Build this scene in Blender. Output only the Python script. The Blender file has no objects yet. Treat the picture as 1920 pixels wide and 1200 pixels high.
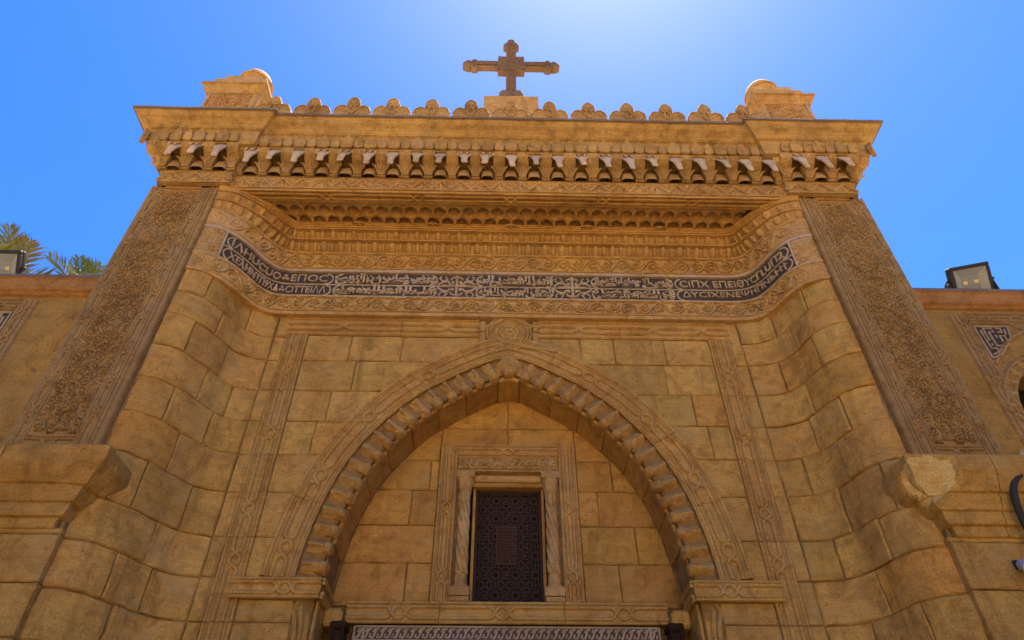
import bpy, math, random
import numpy as np
from mathutils import Matrix, Vector

# ------------------------------------------------------------------ camera, sky, sun, exposure
SC = bpy.context.scene
COL = SC.collection
cam = bpy.data.cameras.new('camera')
cam.sensor_width = 36.0
cam.lens = 24.0
cam.clip_start = 0.05
cam.clip_end = 4000
camo = bpy.data.objects.new('camera', cam)
COL.objects.link(camo)
YAW, PITCH, ROLL = 0.0233, 0.737, -0.0011
fw = np.array([math.sin(YAW)*math.cos(PITCH), math.cos(YAW)*math.cos(PITCH), math.sin(PITCH)])
rt = np.array([math.cos(YAW), -math.sin(YAW), 0.0])
up = np.cross(rt, fw)
r2 = math.cos(ROLL)*rt + math.sin(ROLL)*up
u2 = -math.sin(ROLL)*rt + math.cos(ROLL)*up
camo.matrix_world = Matrix(((r2[0], u2[0], -fw[0], -0.1224), (r2[1], u2[1], -fw[1], -6.0),
                            (r2[2], u2[2], -fw[2], 1.6), (0, 0, 0, 1)))
SC.camera = camo

SUN_EL, SUN_AZ = 77.0, 30.0          # degrees; azimuth from +Y (behind the gate) towards +X (right)
W = bpy.data.worlds.new('World')
SC.world = W
W.use_nodes = True
wn = W.node_tree
bg = wn.nodes['Background']
sky = wn.nodes.new('ShaderNodeTexSky')
sky.sky_type = 'NISHITA'
sky.sun_disc = False
sky.sun_elevation = math.radians(SUN_EL)
sky.sun_rotation = math.radians(SUN_AZ)
sky.altitude = 60
sky.air_density = 1.0
sky.dust_density = 0.30
sky.ozone_density = 4.0
bg.inputs['Strength'].default_value = 0.058
hsv = wn.nodes.new('ShaderNodeHueSaturation')
hsv.inputs['Saturation'].default_value = 1.33
hsv.inputs['Hue'].default_value = 0.511
wn.links.new(sky.outputs[0], hsv.inputs['Color'])
wn.links.new(hsv.outputs[0], bg.inputs['Color'])

sl = bpy.data.lights.new('sun', 'SUN')
sl.energy = 5.0
sl.angle = math.radians(0.53)
sl.color = (1.0, 0.90, 0.76)
so = bpy.data.objects.new('sun', sl)
COL.objects.link(so)
e, a = math.radians(SUN_EL), math.radians(SUN_AZ)
sd = Vector((math.sin(a)*math.cos(e), math.cos(a)*math.cos(e), math.sin(e)))
so.rotation_euler = sd.to_track_quat('Z', 'Y').to_euler()
so.location = (20, 8, 40)
SC.view_settings.view_transform = 'Standard'
SC.view_settings.look = 'None'
SC.view_settings.exposure = 2.36
SC.view_settings.gamma = 1.0
SC.view_settings.use_curve_mapping = False
SC.cycles.max_bounces = 6
SC.cycles.diffuse_bounces = 5

# ------------------------------------------------------------------ helpers
RNG = random.Random(7)
NR = np.random.default_rng(11)
TAU = 2*math.pi


def empty(name, loc=(0, 0, 0), label=None, cat=None, group=None):
    o = bpy.data.objects.new(name, None)
    o.empty_display_size = 0.3
    o.location = loc
    COL.objects.link(o)
    tag(o, label, cat, group)
    return o


def tag(o, label=None, cat=None, group=None, kind=None):
    if label: o['label'] = label
    if cat: o['category'] = cat
    if group: o['group'] = group
    if kind: o['kind'] = kind
    return o


def mesh(name, pieces, smooth=False):
    """pieces: list of (V (n,3), [F (m,k), ...])"""
    vs, loops, tot = [], [], []
    off = 0
    for V, FS in pieces:
        V = np.asarray(V, np.float32).reshape(-1, 3)
        for F in FS:
            F = np.asarray(F, np.int64)
            if F.size == 0: continue
            loops.append((F + off).ravel())
            tot.append(np.full(F.shape[0], F.shape[1], np.int32))
        vs.append(V)
        off += len(V)
    V = np.concatenate(vs)
    L = np.concatenate(loops).astype(np.int32)
    T = np.concatenate(tot)
    me = bpy.data.meshes.new(name)
    me.vertices.add(len(V)); me.vertices.foreach_set('co', V.ravel())
    me.loops.add(len(L)); me.loops.foreach_set('vertex_index', L)
    me.polygons.add(len(T))
    st = np.concatenate(([0], np.cumsum(T)[:-1])).astype(np.int32)
    me.polygons.foreach_set('loop_start', st)
    me.polygons.foreach_set('loop_total', T)
    me.polygons.foreach_set('use_smooth', np.full(len(T), smooth))
    me.update(calc_edges=True)
    return me


def link(name, me, mat=None, parent=None, loc=None, rotz=0.0, scale=None):
    o = bpy.data.objects.new(name, me)
    if mat is not None and len(me.materials) == 0:
        me.materials.append(mat)
    COL.objects.link(o)
    if parent is not None: o.parent = parent
    if loc is not None: o.location = loc
    if rotz: o.rotation_euler = (0, 0, rotz)
    if scale is not None: o.scale = scale
    return o


def obj(name, pieces, mat, parent=None, smooth=False):
    return link(name, mesh(name, pieces, smooth), mat, parent)


def G(P, closed=False):
    """quad grid from P (a,b,3); closed joins the last column to the first"""
    a, b = P.shape[:2]
    idx = np.arange(a*b).reshape(a, b)
    if closed:
        n = np.roll(idx, -1, 1)
        F = np.stack([idx[:-1], n[:-1], n[1:], idx[1:]], -1).reshape(-1, 4)
    else:
        F = np.stack([idx[:-1, :-1], idx[:-1, 1:], idx[1:, 1:], idx[1:, :-1]], -1).reshape(-1, 4)
    return (P.reshape(-1, 3), [F])


def box(x0, x1, y0, y1, z0, z1):
    V = np.array([(x, y, z) for x in (x0, x1) for y in (y0, y1) for z in (z0, z1)], float)
    F = [(0, 1, 3, 2), (4, 6, 7, 5), (0, 4, 5, 1), (2, 3, 7, 6), (0, 2, 6, 4), (1, 5, 7, 3)]
    return (V, [F])


def bbox(x0, x1, y0, y1, z0, z1, b=0.01):
    """box with chamfered edges"""
    V = []; cx, cy, cz = (x0+x1)/2, (y0+y1)/2, (z0+z1)/2
    hx, hy, hz = abs(x1-x0)/2, abs(y1-y0)/2, abs(z1-z0)/2
    b = min(b, hx*.45, hy*.45, hz*.45)
    idx = {}
    for sx in (-1, 1):
        for sy in (-1, 1):
            for sz in (-1, 1):
                for ax in range(3):
                    h = [hx-b, hy-b, hz-b]; h[ax] += b
                    idx[(sx, sy, sz, ax)] = len(V)
                    V.append((cx+sx*h[0], cy+sy*h[1], cz+sz*h[2]))
    q = []; t = []
    for ax in range(3):
        o1, o2 = [k for k in range(3) if k != ax]
        for s in (-1, 1):
            f = []
            for s1, s2 in ((-1, -1), (1, -1), (1, 1), (-1, 1)):
                k = [0, 0, 0]; k[ax] = s; k[o1] = s1; k[o2] = s2
                f.append(idx[(*k, ax)])
            q.append(f)
        for s1 in (-1, 1):
            for s2 in (-1, 1):
                k = [0, 0, 0]; k[o1] = s1; k[o2] = s2
                f = []
                for s, a_ in ((-1, o1), (1, o1), (1, o2), (-1, o2)):
                    kk = list(k); kk[ax] = s
                    f.append(idx[(*kk, a_)])
                q.append(f)
    for sx in (-1, 1):
        for sy in (-1, 1):
            for sz in (-1, 1):
                t.append([idx[(sx, sy, sz, a_)] for a_ in range(3)])
    return (np.array(V), [q, t])


def unit(v):
    v = np.asarray(v, float)
    return v/np.maximum(np.linalg.norm(v, axis=-1, keepdims=True), 1e-9)


def tube(path, r, N=None, k=6, flat=1.0, closed=False, half=False):
    """round or half-round bar along path; N the outward normal(s)"""
    p = np.asarray(path, float)
    n = len(p)
    r = np.broadcast_to(np.asarray(r, float), (n,))
    if closed:
        T = unit(np.roll(p, -1, 0) - np.roll(p, 1, 0))
    else:
        T = unit(np.gradient(p, axis=0))
    if N is None:
        N = np.array([0, -1.0, 0])
    N = np.broadcast_to(np.asarray(N, float), p.shape)
    N = unit(N - T*np.sum(N*T, -1, keepdims=True))
    B = np.cross(T, N)
    if half:
        A = np.linspace(-0.15, math.pi+0.15, k)
    else:
        A = np.arange(k)*TAU/k
    P = p[:, None] + r[:, None, None]*(np.cos(A)[None, :, None]*B[:, None] + flat*np.sin(A)[None, :, None]*N[:, None])
    if closed:
        P = np.concatenate([P, P[:1]])
    V, F = G(P, closed=not half)
    if not closed:
        F = F + [[list(range(k))], [list(range((n-1)*k, n*k))]]
    return (V, F)


def plate(outline, f, n0, n1, bev=0.0, hole=False):
    """solid plate: outline (k,2) in (a,b), f(a,b,n)->xyz; front at n1, back at n0"""
    o = np.asarray(outline, float)
    c = o.mean(0)
    k = len(o)
    rings = [(o, n0), (o, n1-bev)]
    if bev > 0:
        d = np.linalg.norm(o-c, axis=1, keepdims=True)
        rings.append((c + (o-c)*np.maximum(0.2, (d-bev*1.2)/d), n1))
    P = np.stack([np.stack(f(q[:, 0], q[:, 1], np.full(k, n)), -1) for q, n in rings])
    V, F = G(P, closed=True)
    last = (len(rings)-1)*k
    return (V, F + [[list(range(last, last+k))], [list(range(k))]])


def lathe(prof, c, k=20, axis='z'):
    p = np.asarray(prof, float)
    A = np.arange(k)*TAU/k
    P = np.stack([c[0]+p[:, 0, None]*np.cos(A), c[1]+p[:, 0, None]*np.sin(A), c[2]+np.repeat(p[:, 1, None], k, 1)], -1)
    V, F = G(P, closed=True)
    n = len(p)
    return (V, F + [[list(range(k))], [list(range((n-1)*k, n*k))]])


def ico(c, r, sy=1.0, sz=1.0, nu=8, nv=6, jit=0.0, rng=None):
    th = np.linspace(0.05, math.pi-0.05, nv)
    A = np.arange(nu)*TAU/nu
    P = np.stack([np.sin(th)[:, None]*np.cos(A), sy*np.sin(th)[:, None]*np.sin(A), sz*np.repeat(np.cos(th)[:, None], nu, 1)], -1)
    if jit:
        P = P*(1 + jit*(NR.random((nv, nu, 1))-.5))
    P = np.asarray(c) + r*P
    V, F = G(P, closed=True)
    return (V, F + [[list(range(nu))], [list(range((nv-1)*nu, nv*nu))]])


def xf(piece, M):
    V, F = piece
    V = np.asarray(V, float)
    R = np.array([[M[i][j] for j in range(3)] for i in range(3)])
    t = np.array([M[i][3] for i in range(3)])
    return (V @ R.T + t, F)


def catmull(pts, n=8):
    p = np.asarray(pts, float)
    p = np.concatenate([[2*p[0]-p[1]], p, [2*p[-1]-p[-2]]])
    out = []
    t = np.linspace(0, 1, n, endpoint=False)[:, None]
    for i in range(1, len(p)-2):
        a, b, c, d = p[i-1], p[i], p[i+1], p[i+2]
        out.append(.5*((2*b) + (-a+c)*t + (2*a-5*b+4*c-d)*t*t + (-a+3*b-3*c+d)*t**3))
    out.append(p[-2][None])
    return np.concatenate(out)


class Path:
    """planar curve by arc length with outward normals"""
    def __init__(self, pts, nsign=1, smoothn=0):
        self.p = np.asarray(pts, float)
        d = np.linalg.norm(np.diff(self.p, axis=0), axis=1)
        self.s = np.concatenate(([0], np.cumsum(d)))
        self.L = self.s[-1]
        T = unit(np.gradient(self.p, axis=0))
        self.n = nsign*np.stack([-T[:, 1], T[:, 0]], -1)
        for _ in range(smoothn):
            self.n[1:-1] = unit(self.n[:-2]+2*self.n[1:-1]+self.n[2:])

    def at(self, s, o=0.0):
        s = np.asarray(s, float)
        a = np.interp(s, self.s, self.p[:, 0]) ; b = np.interp(s, self.s, self.p[:, 1])
        na = np.interp(s, self.s, self.n[:, 0]); nb = np.interp(s, self.s, self.n[:, 1])
        return a + o*na, b + o*nb

    def nrm(self, s):
        return np.interp(s, self.s, self.n[:, 0]), np.interp(s, self.s, self.n[:, 1])


def vnoise(P, sc, seed=0):
    """cheap smooth value noise in -1..1"""
    q = np.asarray(P, float)*sc + seed*17.13
    i = np.floor(q).astype(np.int64); f = q - i
    f = f*f*(3-2*f)
    def h(a):
        n = a[..., 0]*73856093 ^ a[..., 1]*19349663 ^ a[..., 2]*83492791
        n = (n ^ (n >> 13))*1274126177
        return ((n & 0xffff)/32767.5) - 1
    r = 0
    for dx in (0, 1):
        for dy in (0, 1):
            for dz in (0, 1):
                w = (f[..., 0] if dx else 1-f[..., 0])*(f[..., 1] if dy else 1-f[..., 1])*(f[..., 2] if dz else 1-f[..., 2])
                r = r + w*h(i + np.array([dx, dy, dz]))
    return r


def block(f, s0, s1, z0, z1, n=0.0, gap=0.006, bev=0.012, depth=0.05, cell=0.13, rough=0.004):
    """one dressed stone on the surface f(s,z,n)->x,y,z with worn edges"""
    gap *= .6
    s0, s1, z0, z1 = s0+gap, s1-gap, z0+gap, z1-gap
    if s1-s0 < .03 or z1-z0 < .03: return None
    bev = min(bev, (s1-s0)*.25, (z1-z0)*.25)
    nu = max(2, int(round((s1-s0)/cell))); nv = max(2, int(round((z1-z0)/cell)))
    def ax(a, b, k):
        m = np.linspace(a+bev, b-bev, k+1)
        return np.concatenate([[a, a], m, [b, b]]), np.concatenate([[-depth, -bev*.9], np.zeros(k+1), [-bev*.9, -depth]])
    S, ns = ax(s0, s1, nu); Z, nz = ax(z0, z1, nv)
    SS, ZZ = np.meshgrid(S, Z)
    NN = np.minimum(*np.meshgrid(ns, nz))
    Q = np.stack([SS, ZZ, NN*0 + n*50], -1)
    j = vnoise(Q, 9.0)*rough + vnoise(Q, 3.1, 3)*rough*1.2
    edge = NN < -1e-6
    j = np.where(edge, j*.6 - np.abs(vnoise(Q, 14.0, 5))*rough*1.4, j)
    wob = vnoise(Q, 5.0, 8)*.005 + vnoise(Q, 13.0, 6)*.003
    if rough > .0035:            # broken corners
        for cs, cz in ((s0, z0), (s1, z0), (s0, z1), (s1, z1)):
            if NR.random() < .32:
                rr = NR.uniform(.04, .11)
                dd = np.hypot(SS-cs, (ZZ-cz)*NR.uniform(.7, 1.5))/rr + .35*vnoise(Q, 19.0, 2)
                j = j - np.clip(1-dd, 0, 1)*NR.uniform(.006, .014)
    x, y, z = f(SS + wob*(edge), ZZ + wob*edge, n + NN + j)
    return G(np.stack([x, y, z], -1))


class Relief:
    """height map drawn with rounded strokes"""
    def __init__(self, w, h, res):
        self.w, self.h, self.r = w, h, res
        self.nx, self.ny = max(4, int(round(w/res))), max(4, int(round(h/res)))
        self.H = np.zeros((self.ny+1, self.nx+1))

    def dot(self, x, y, rad, ht, flat=0.5):
        rx, ry = self.w/self.nx, self.h/self.ny
        i0, i1 = max(0, int((x-rad)/rx)), min(self.nx, int((x+rad)/rx)+1)
        j0, j1 = max(0, int((y-rad)/ry)), min(self.ny, int((y+rad)/ry)+1)
        if i1 < i0 or j1 < j0: return
        X = (np.arange(i0, i1+1)*rx-x)[None]; Y = (np.arange(j0, j1+1)*ry-y)[:, None]
        d = (X*X+Y*Y)/(rad*rad)
        v = ht*np.sqrt(np.clip((1-d)/(1-flat*.6), 0, 1))
        s = self.H[j0:j1+1, i0:i1+1]
        np.maximum(s, v, out=s)

    def stroke(self, pts, rad, ht, flat=.5):
        p = np.asarray(pts, float)
        d = np.concatenate(([0], np.cumsum(np.linalg.norm(np.diff(p, axis=0), axis=1))))
        rr = np.broadcast_to(np.asarray(rad, float), (len(p),))
        n = max(2, int(d[-1]/(max(rr.min(), .006)*.55)))
        t = np.linspace(0, d[-1], n)
        for x, y, r in zip(np.interp(t, d, p[:, 0]), np.interp(t, d, p[:, 1]), np.interp(t, d, rr)):
            self.dot(x, y, r, ht, flat)

    def spiral(self, cx, cy, R, a0, turns, hand, rad, ht):
        t = np.linspace(0, 1, 26)
        r = R*(1-.82*t); A = a0 + hand*turns*TAU*t
        x, y = cx+r*np.cos(A), cy+r*np.sin(A)
        self.stroke(np.stack([x, y], -1), rad*(1-.25*t), ht)
        self.dot(x[-1], y[-1], rad*1.9, ht*1.1)
        return x, y, A

    def leaf(self, x, y, ang, ln, wd, ht):
        t = np.linspace(0, 1, 7)
        w = wd*np.sin(np.pi*(t*.85+.12))
        px = x+ln*t*np.cos(ang+.5*t); py = y+ln*t*np.sin(ang+.5*t)
        self.stroke(np.stack([px, py], -1), np.maximum(w, .006), ht)

    def mesh(self, f, noise=.002, chip=0.0):
        """f(a,b,n)->xyz over the map"""
        X, Y = np.meshgrid(np.linspace(0, self.w, self.nx+1), np.linspace(0, self.h, self.ny+1))
        Q = np.stack([X, Y, X*0+self.w], -1)
        H = self.H + noise*vnoise(Q, 22.0) + noise*1.5*vnoise(Q, 5.0, 2)
        if chip:
            H = H*np.clip(1 - chip*np.clip(vnoise(Q, 3.2, 9)-.25, 0, 1)*2, 0.25, 1)
        return G(np.stack(f(X, Y, H), -1))


def arabesque(w, h, res, R, ht, seed=1, rad=None):
    m = Relief(w, h, res)
    g = random.Random(seed)
    rad = rad or R*.17
    nx = max(1, round(w/(2.02*R))); ny = max(1, round(h/(1.9*R)))
    dx, dy = w/nx, h/ny
    for j in range(ny):
        for i in range(nx):
            cx = (i+.5)*dx + g.uniform(-.1, .1)*R; cy = (j+.5)*dy + (dy*.22 if i % 2 else -dy*.22)
            hand = 1 if (i+j) % 2 else -1
            a0 = (math.pi/2 if hand > 0 else -math.pi/2) + g.uniform(-.9, .9)
            x, y, A = m.spiral(cx, cy, R*g.uniform(.8, 1.05), a0, g.uniform(1.1, 1.5), hand, rad, ht)
            m.stroke([(x[0], y[0]), ((x[0]+cx+dx*hand*.6)/2, y[0]+dy*.3), (cx+dx*.6*hand, y[0]+dy*.55)], rad*.9, ht*.95)
            for k in (3, 8, 13):
                out = math.atan2(y[k]-cy, x[k]-cx)
                m.leaf(x[k], y[k], out+hand*.9, R*g.uniform(.42, .62), rad*1.25, ht*g.uniform(.7, .95))
    return m


def vine(w, h, res, ht, period=None, seed=1, rad=None):
    """running scroll"""
    m = Relief(w, h, res)
    g = random.Random(seed)
    P = period or h*1.9
    n = max(1, round(w/P)); P = w/n
    rad = rad or h*.055
    t = np.linspace(0, w, int(w/P*24))
    m.stroke(np.stack([t, h*.5 + h*.33*np.sin(TAU*t/P)], -1), rad, ht)
    for i in range(n*2):
        cx = (i+.5)*P/2; upd = 1 if i % 2 == 0 else -1
        cy = h*.5 - upd*h*.08
        m.spiral(cx, cy, h*.30, -upd*math.pi/2 + g.uniform(-.3, .3), 1.15, upd*(1 if g.random() < .85 else -1), rad*.85, ht*.95)
        for k in range(3):
            m.leaf(cx + P*.25, h*.5 - upd*h*.1, g.uniform(0, TAU), h*.28, rad*1.2, ht*.8)
    m.stroke([(0, rad), (w, rad)], rad*.8, ht*.9); m.stroke([(0, h-rad), (w, h-rad)], rad*.8, ht*.9)
    return m


# ------------------------------------------------------------------ materials
def nt(name):
    m = bpy.data.materials.new(name)
    m.use_nodes = True
    t = m.node_tree
    return m, t, t.nodes['Principled BSDF']


def N(t, kind, **kw):
    n = t.nodes.new(kind)
    for k, v in kw.items():
        if k in n.inputs: n.inputs[k].default_value = v
        else: setattr(n, k, v)
    return n


def stone(name, c1, c2, c3, vary=.10, bump=.5, fine=70.0, rough=.9, patch=None, streak=True, hue=.012, stain=.95, crust=.6, bed=.08, drip=0.0):
    m, t, b = nt(name)
    L = t.links.new
    geo = N(t, 'ShaderNodeNewGeometry')
    oi = N(t, 'ShaderNodeObjectInfo')
    add = N(t, 'ShaderNodeVectorMath', operation='ADD')
    sc = N(t, 'ShaderNodeVectorMath', operation='SCALE'); sc.inputs[3].default_value = 7.0
    comb = N(t, 'ShaderNodeCombineXYZ')
    for i in range(3): L(oi.outputs['Random'], comb.inputs[i])
    L(comb.outputs[0], sc.inputs[0]); L(sc.outputs[0], add.inputs[0]); L(geo.outputs['Position'], add.inputs[1])
    big = N(t, 'ShaderNodeTexNoise', Scale=1.5, Detail=5.0, Roughness=.6)
    L(geo.outputs['Position'], big.inputs['Vector'])
    mid = N(t, 'ShaderNodeTexNoise', Scale=7.0, Detail=6.0, Roughness=.65)
    L(add.outputs[0], mid.inputs['Vector'])
    st = N(t, 'ShaderNodeMapping'); st.inputs['Scale'].default_value = (1.2, 1.2, 9.0)
    L(add.outputs[0], st.inputs['Vector'])
    strk = N(t, 'ShaderNodeTexNoise', Scale=2.0, Detail=5.0, Roughness=.6, Distortion=.6)
    L(st.outputs[0], strk.inputs['Vector'])
    fin = N(t, 'ShaderNodeTexNoise', Scale=fine, Detail=4.0, Roughness=.7)
    L(geo.outputs['Position'], fin.inputs['Vector'])
    r1 = N(t, 'ShaderNodeMapRange'); r1.inputs[1].default_value = .38; r1.inputs[2].default_value = .62
    L(big.outputs[0], r1.inputs[0])
    m1 = N(t, 'ShaderNodeMix', data_type='RGBA')
    m1.inputs[6].default_value = (*c1, 1); m1.inputs[7].default_value = (*c2, 1)
    L(r1.outputs[0], m1.inputs[0])
    r2_ = N(t, 'ShaderNodeMapRange'); r2_.inputs[1].default_value = .45; r2_.inputs[2].default_value = .75
    mm = N(t, 'ShaderNodeMix', data_type='FLOAT'); mm.inputs[0].default_value = .5 if streak else 0.0
    L(mid.outputs[0], mm.inputs[2]); L(strk.outputs[0], mm.inputs[3])
    L(mm.outputs[0], r2_.inputs[0])
    m2 = N(t, 'ShaderNodeMix', data_type='RGBA'); m2.inputs[7].default_value = (*c3, 1)
    L(m1.outputs[2], m2.inputs[6])
    k = N(t, 'ShaderNodeMath', operation='MULTIPLY'); k.inputs[1].default_value = .75
    L(r2_.outputs[0], k.inputs[0]); L(k.outputs[0], m2.inputs[0])
    # per-stone tone, fine speckle
    hs = N(t, 'ShaderNodeHueSaturation')
    rv = N(t, 'ShaderNodeMapRange'); rv.inputs[3].default_value = 1-vary*1.4; rv.inputs[4].default_value = 1+vary
    L(oi.outputs['Random'], rv.inputs[0]); L(rv.outputs[0], hs.inputs['Value'])
    fr = N(t, 'ShaderNodeMath', operation='FRACT'); f7 = N(t, 'ShaderNodeMath', operation='MULTIPLY'); f7.inputs[1].default_value = 37.7
    L(oi.outputs['Random'], f7.inputs[0]); L(f7.outputs[0], fr.inputs[0])
    rh = N(t, 'ShaderNodeMapRange'); rh.inputs[3].default_value = .5-hue; rh.inputs[4].default_value = .5+hue*.6
    L(fr.outputs[0], rh.inputs[0]); L(rh.outputs[0], hs.inputs['Hue'])
    L(m2.outputs[2], hs.inputs['Color'])
    sp = N(t, 'ShaderNodeMapRange'); sp.inputs[1].default_value = .3; sp.inputs[2].default_value = .7
    sp.inputs[3].default_value = .66; sp.inputs[4].default_value = 1.26
    L(fin.outputs[0], sp.inputs[0])
    mu = N(t, 'ShaderNodeVectorMath', operation='SCALE')
    L(hs.outputs[0], mu.inputs[0]); L(sp.outputs[0], mu.inputs[3])
    last = mu.outputs[0]
    # weather stains: darker reddish blotches, greyer crusts and thin bedding lines
    sn = N(t, 'ShaderNodeTexNoise', Scale=5.0, Detail=10.0, Roughness=.76, Distortion=.7)
    L(add.outputs[0], sn.inputs['Vector'])
    sr = N(t, 'ShaderNodeMapRange'); sr.inputs[1].default_value = .46; sr.inputs[2].default_value = .72
    sr.inputs[4].default_value = stain
    L(sn.outputs[0], sr.inputs[0])
    ms = N(t, 'ShaderNodeMix', data_type='RGBA'); ms.inputs[7].default_value = (c3[0]*.52, c3[1]*.47, c3[2]*.44, 1)
    L(sr.outputs[0], ms.inputs[0]); L(last, ms.inputs[6])
    gn_ = N(t, 'ShaderNodeTexNoise', Scale=2.1, Detail=7.0, Roughness=.62, Distortion=.7)
    L(geo.outputs['Position'], gn_.inputs['Vector'])
    g2 = N(t, 'ShaderNodeMapRange'); g2.inputs[1].default_value = .50; g2.inputs[2].default_value = .70
    g2.inputs[4].default_value = crust
    L(gn_.outputs[0], g2.inputs[0])
    mg = N(t, 'ShaderNodeMix', data_type='RGBA'); mg.inputs[7].default_value = (c1[0]*.80, c1[1]*.90, c1[2]*1.35, 1)
    L(g2.outputs[0], mg.inputs[0]); L(ms.outputs[2], mg.inputs[6])
    bm = N(t, 'ShaderNodeMapping'); bm.inputs['Scale'].default_value = (2.0, 2.0, 30.0)
    L(add.outputs[0], bm.inputs['Vector'])
    bn_ = N(t, 'ShaderNodeTexNoise', Scale=1.6, Detail=4.0, Roughness=.55, Distortion=.3)
    L(bm.outputs[0], bn_.inputs['Vector'])
    br = N(t, 'ShaderNodeMapRange'); br.inputs[1].default_value = .35; br.inputs[2].default_value = .65
    br.inputs[3].default_value = 1-bed; br.inputs[4].default_value = 1+bed*.8
    L(bn_.outputs[0], br.inputs[0])
    mb = N(t, 'ShaderNodeVectorMath', operation='SCALE')
    L(mg.outputs[2], mb.inputs[0]); L(br.outputs[0], mb.inputs[3])
    last = mb.outputs[0]
    if drip:     # soot and rain streaks
        dm = N(t, 'ShaderNodeMapping'); dm.inputs['Scale'].default_value = (6.5, 6.5, .55)
        L(geo.outputs['Position'], dm.inputs['Vector'])
        dn = N(t, 'ShaderNodeTexNoise', Scale=1.0, Detail=6.0, Roughness=.6, Distortion=.35)
        L(dm.outputs[0], dn.inputs['Vector'])
        dr = N(t, 'ShaderNodeMapRange'); dr.inputs[1].default_value = .54; dr.inputs[2].default_value = .74
        dr.inputs[4].default_value = drip
        L(dn.outputs[0], dr.inputs[0])
        md = N(t, 'ShaderNodeMix', data_type='RGBA'); md.inputs[7].default_value = (c2[0]*.45, c2[1]*.44, c2[2]*.46, 1)
        L(dr.outputs[0], md.inputs[0]); L(last, md.inputs[6]); last = md.outputs[2]
    # pits
    vo = N(t, 'ShaderNodeTexNoise', Scale=26.0, Detail=3.0, Roughness=.5)
    L(add.outputs[0], vo.inputs['Vector'])
    pit = N(t, 'ShaderNodeMapRange'); pit.inputs[1].default_value = .66; pit.inputs[2].default_value = .74
    L(vo.outputs[0], pit.inputs[0])
    mp = N(t, 'ShaderNodeMix', data_type='RGBA'); mp.inputs[7].default_value = (c1[0]*.35, c1[1]*.33, c1[2]*.33, 1)
    pk = N(t, 'ShaderNodeMath', operation='MULTIPLY'); pk.inputs[1].default_value = .7
    L(pit.outputs[0], pk.inputs[0]); L(pk.outputs[0], mp.inputs[0]); L(last, mp.inputs[6]); last = mp.outputs[2]
    if patch:
        pn = N(t, 'ShaderNodeTexNoise', Scale=patch[1], Detail=4.0, Roughness=.55, Distortion=.4)
        L(add.outputs[0], pn.inputs['Vector'])
        pr = N(t, 'ShaderNodeMapRange'); pr.inputs[1].default_value = patch[2]; pr.inputs[2].default_value = patch[2]+.03
        L(pn.outputs[0], pr.inputs[0])
        m3 = N(t, 'ShaderNodeMix', data_type='RGBA'); m3.inputs[7].default_value = (*patch[0], 1)
        L(pr.outputs[0], m3.inputs[0]); L(last, m3.inputs[6]); last = m3.outputs[2]
    L(last, b.inputs['Base Color'])
    b.inputs['Roughness'].default_value = rough
    b.inputs['Specular IOR Level'].default_value = .25
    hsum = N(t, 'ShaderNodeMath', operation='MULTIPLY_ADD'); hsum.inputs[1].default_value = .8
    L(fin.outputs[0], hsum.inputs[0]); L(mid.outputs[0], hsum.inputs[2])
    h2 = N(t, 'ShaderNodeMath', operation='MULTIPLY_ADD'); h2.inputs[1].default_value = -.5
    L(pit.outputs[0], h2.inputs[0]); L(hsum.outputs[0], h2.inputs[2])
    bp = N(t, 'ShaderNodeBump', Strength=bump, Distance=.03)
    L(h2.outputs[0], bp.inputs['Height']); L(bp.outputs[0], b.inputs['Normal'])
    return m


def plain(name, c, rough=.5, metal=0.0, var=.2, scale=20.0, bump=.1, spec=.3):
    m, t, b = nt(name)
    L = t.links.new
    g = N(t, 'ShaderNodeNewGeometry')
    n = N(t, 'ShaderNodeTexNoise', Scale=scale, Detail=4.0)
    L(g.outputs['Position'], n.inputs['Vector'])
    r = N(t, 'ShaderNodeMapRange'); r.inputs[3].default_value = 1-var; r.inputs[4].default_value = 1+var
    L(n.outputs[0], r.inputs[0])
    s = N(t, 'ShaderNodeVectorMath', operation='SCALE'); s.inputs[0].default_value = c
    L(r.outputs[0], s.inputs[3]); L(s.outputs[0], b.inputs['Base Color'])
    b.inputs['Roughness'].default_value = rough
    b.inputs['Metallic'].default_value = metal
    b.inputs['Specular IOR Level'].default_value = spec
    bp = N(t, 'ShaderNodeBump', Strength=bump, Distance=.01)
    L(n.outputs[0], bp.inputs['Height']); L(bp.outputs[0], b.inputs['Normal'])
    return m


WALL = stone('sandstone', (.545, .322, .078), (.455, .26, .063), (.365, .197, .048), drip=.65, vary=.09, hue=.004)
TYMP = stone('tympanum_stone', (.515, .282, .060), (.445, .236, .050), (.365, .182, .040), drip=.35, vary=.09, hue=.006)
MOULD = stone('moulding_stone', (.52, .312, .086), (.42, .25, .070), (.43, .21, .046), drip=.35, vary=.07, hue=.006)
CARVE = stone('carved_stone', (.50, .320, .118), (.43, .262, .090), (.35, .206, .060), drip=.4, vary=.07, hue=.006, bump=.25, streak=False)
PILA = stone('pilaster_stone', (.37, .232, .082), (.31, .188, .064), (.255, .152, .050), vary=.04, hue=.004, bump=.3, streak=False)
CORN = stone('cornice_stone', (.49, .308, .092), (.385, .233, .068), (.265, .153, .046), drip=.7, vary=.10, hue=.006)
LEAD = stone('weathered_top', (.20, .155, .12), (.15, .115, .09), (.27, .20, .13), vary=.08)
MORTAR = stone('mortar', (.33, .20, .06), (.26, .155, .046), (.20, .12, .036), vary=.0)
BROKEN = stone('fresh_broken_stone', (.68, .48, .19), (.61, .41, .145), (.50, .30, .09), vary=.05, bump=.6, stain=.25, crust=.0)
PLASTER = stone('side_wall_plaster', (.425, .248, .055), (.345, .196, .044), (.285, .157, .036), vary=.03, hue=.0, patch=((.47, .36, .22), 1.6, .66))
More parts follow.
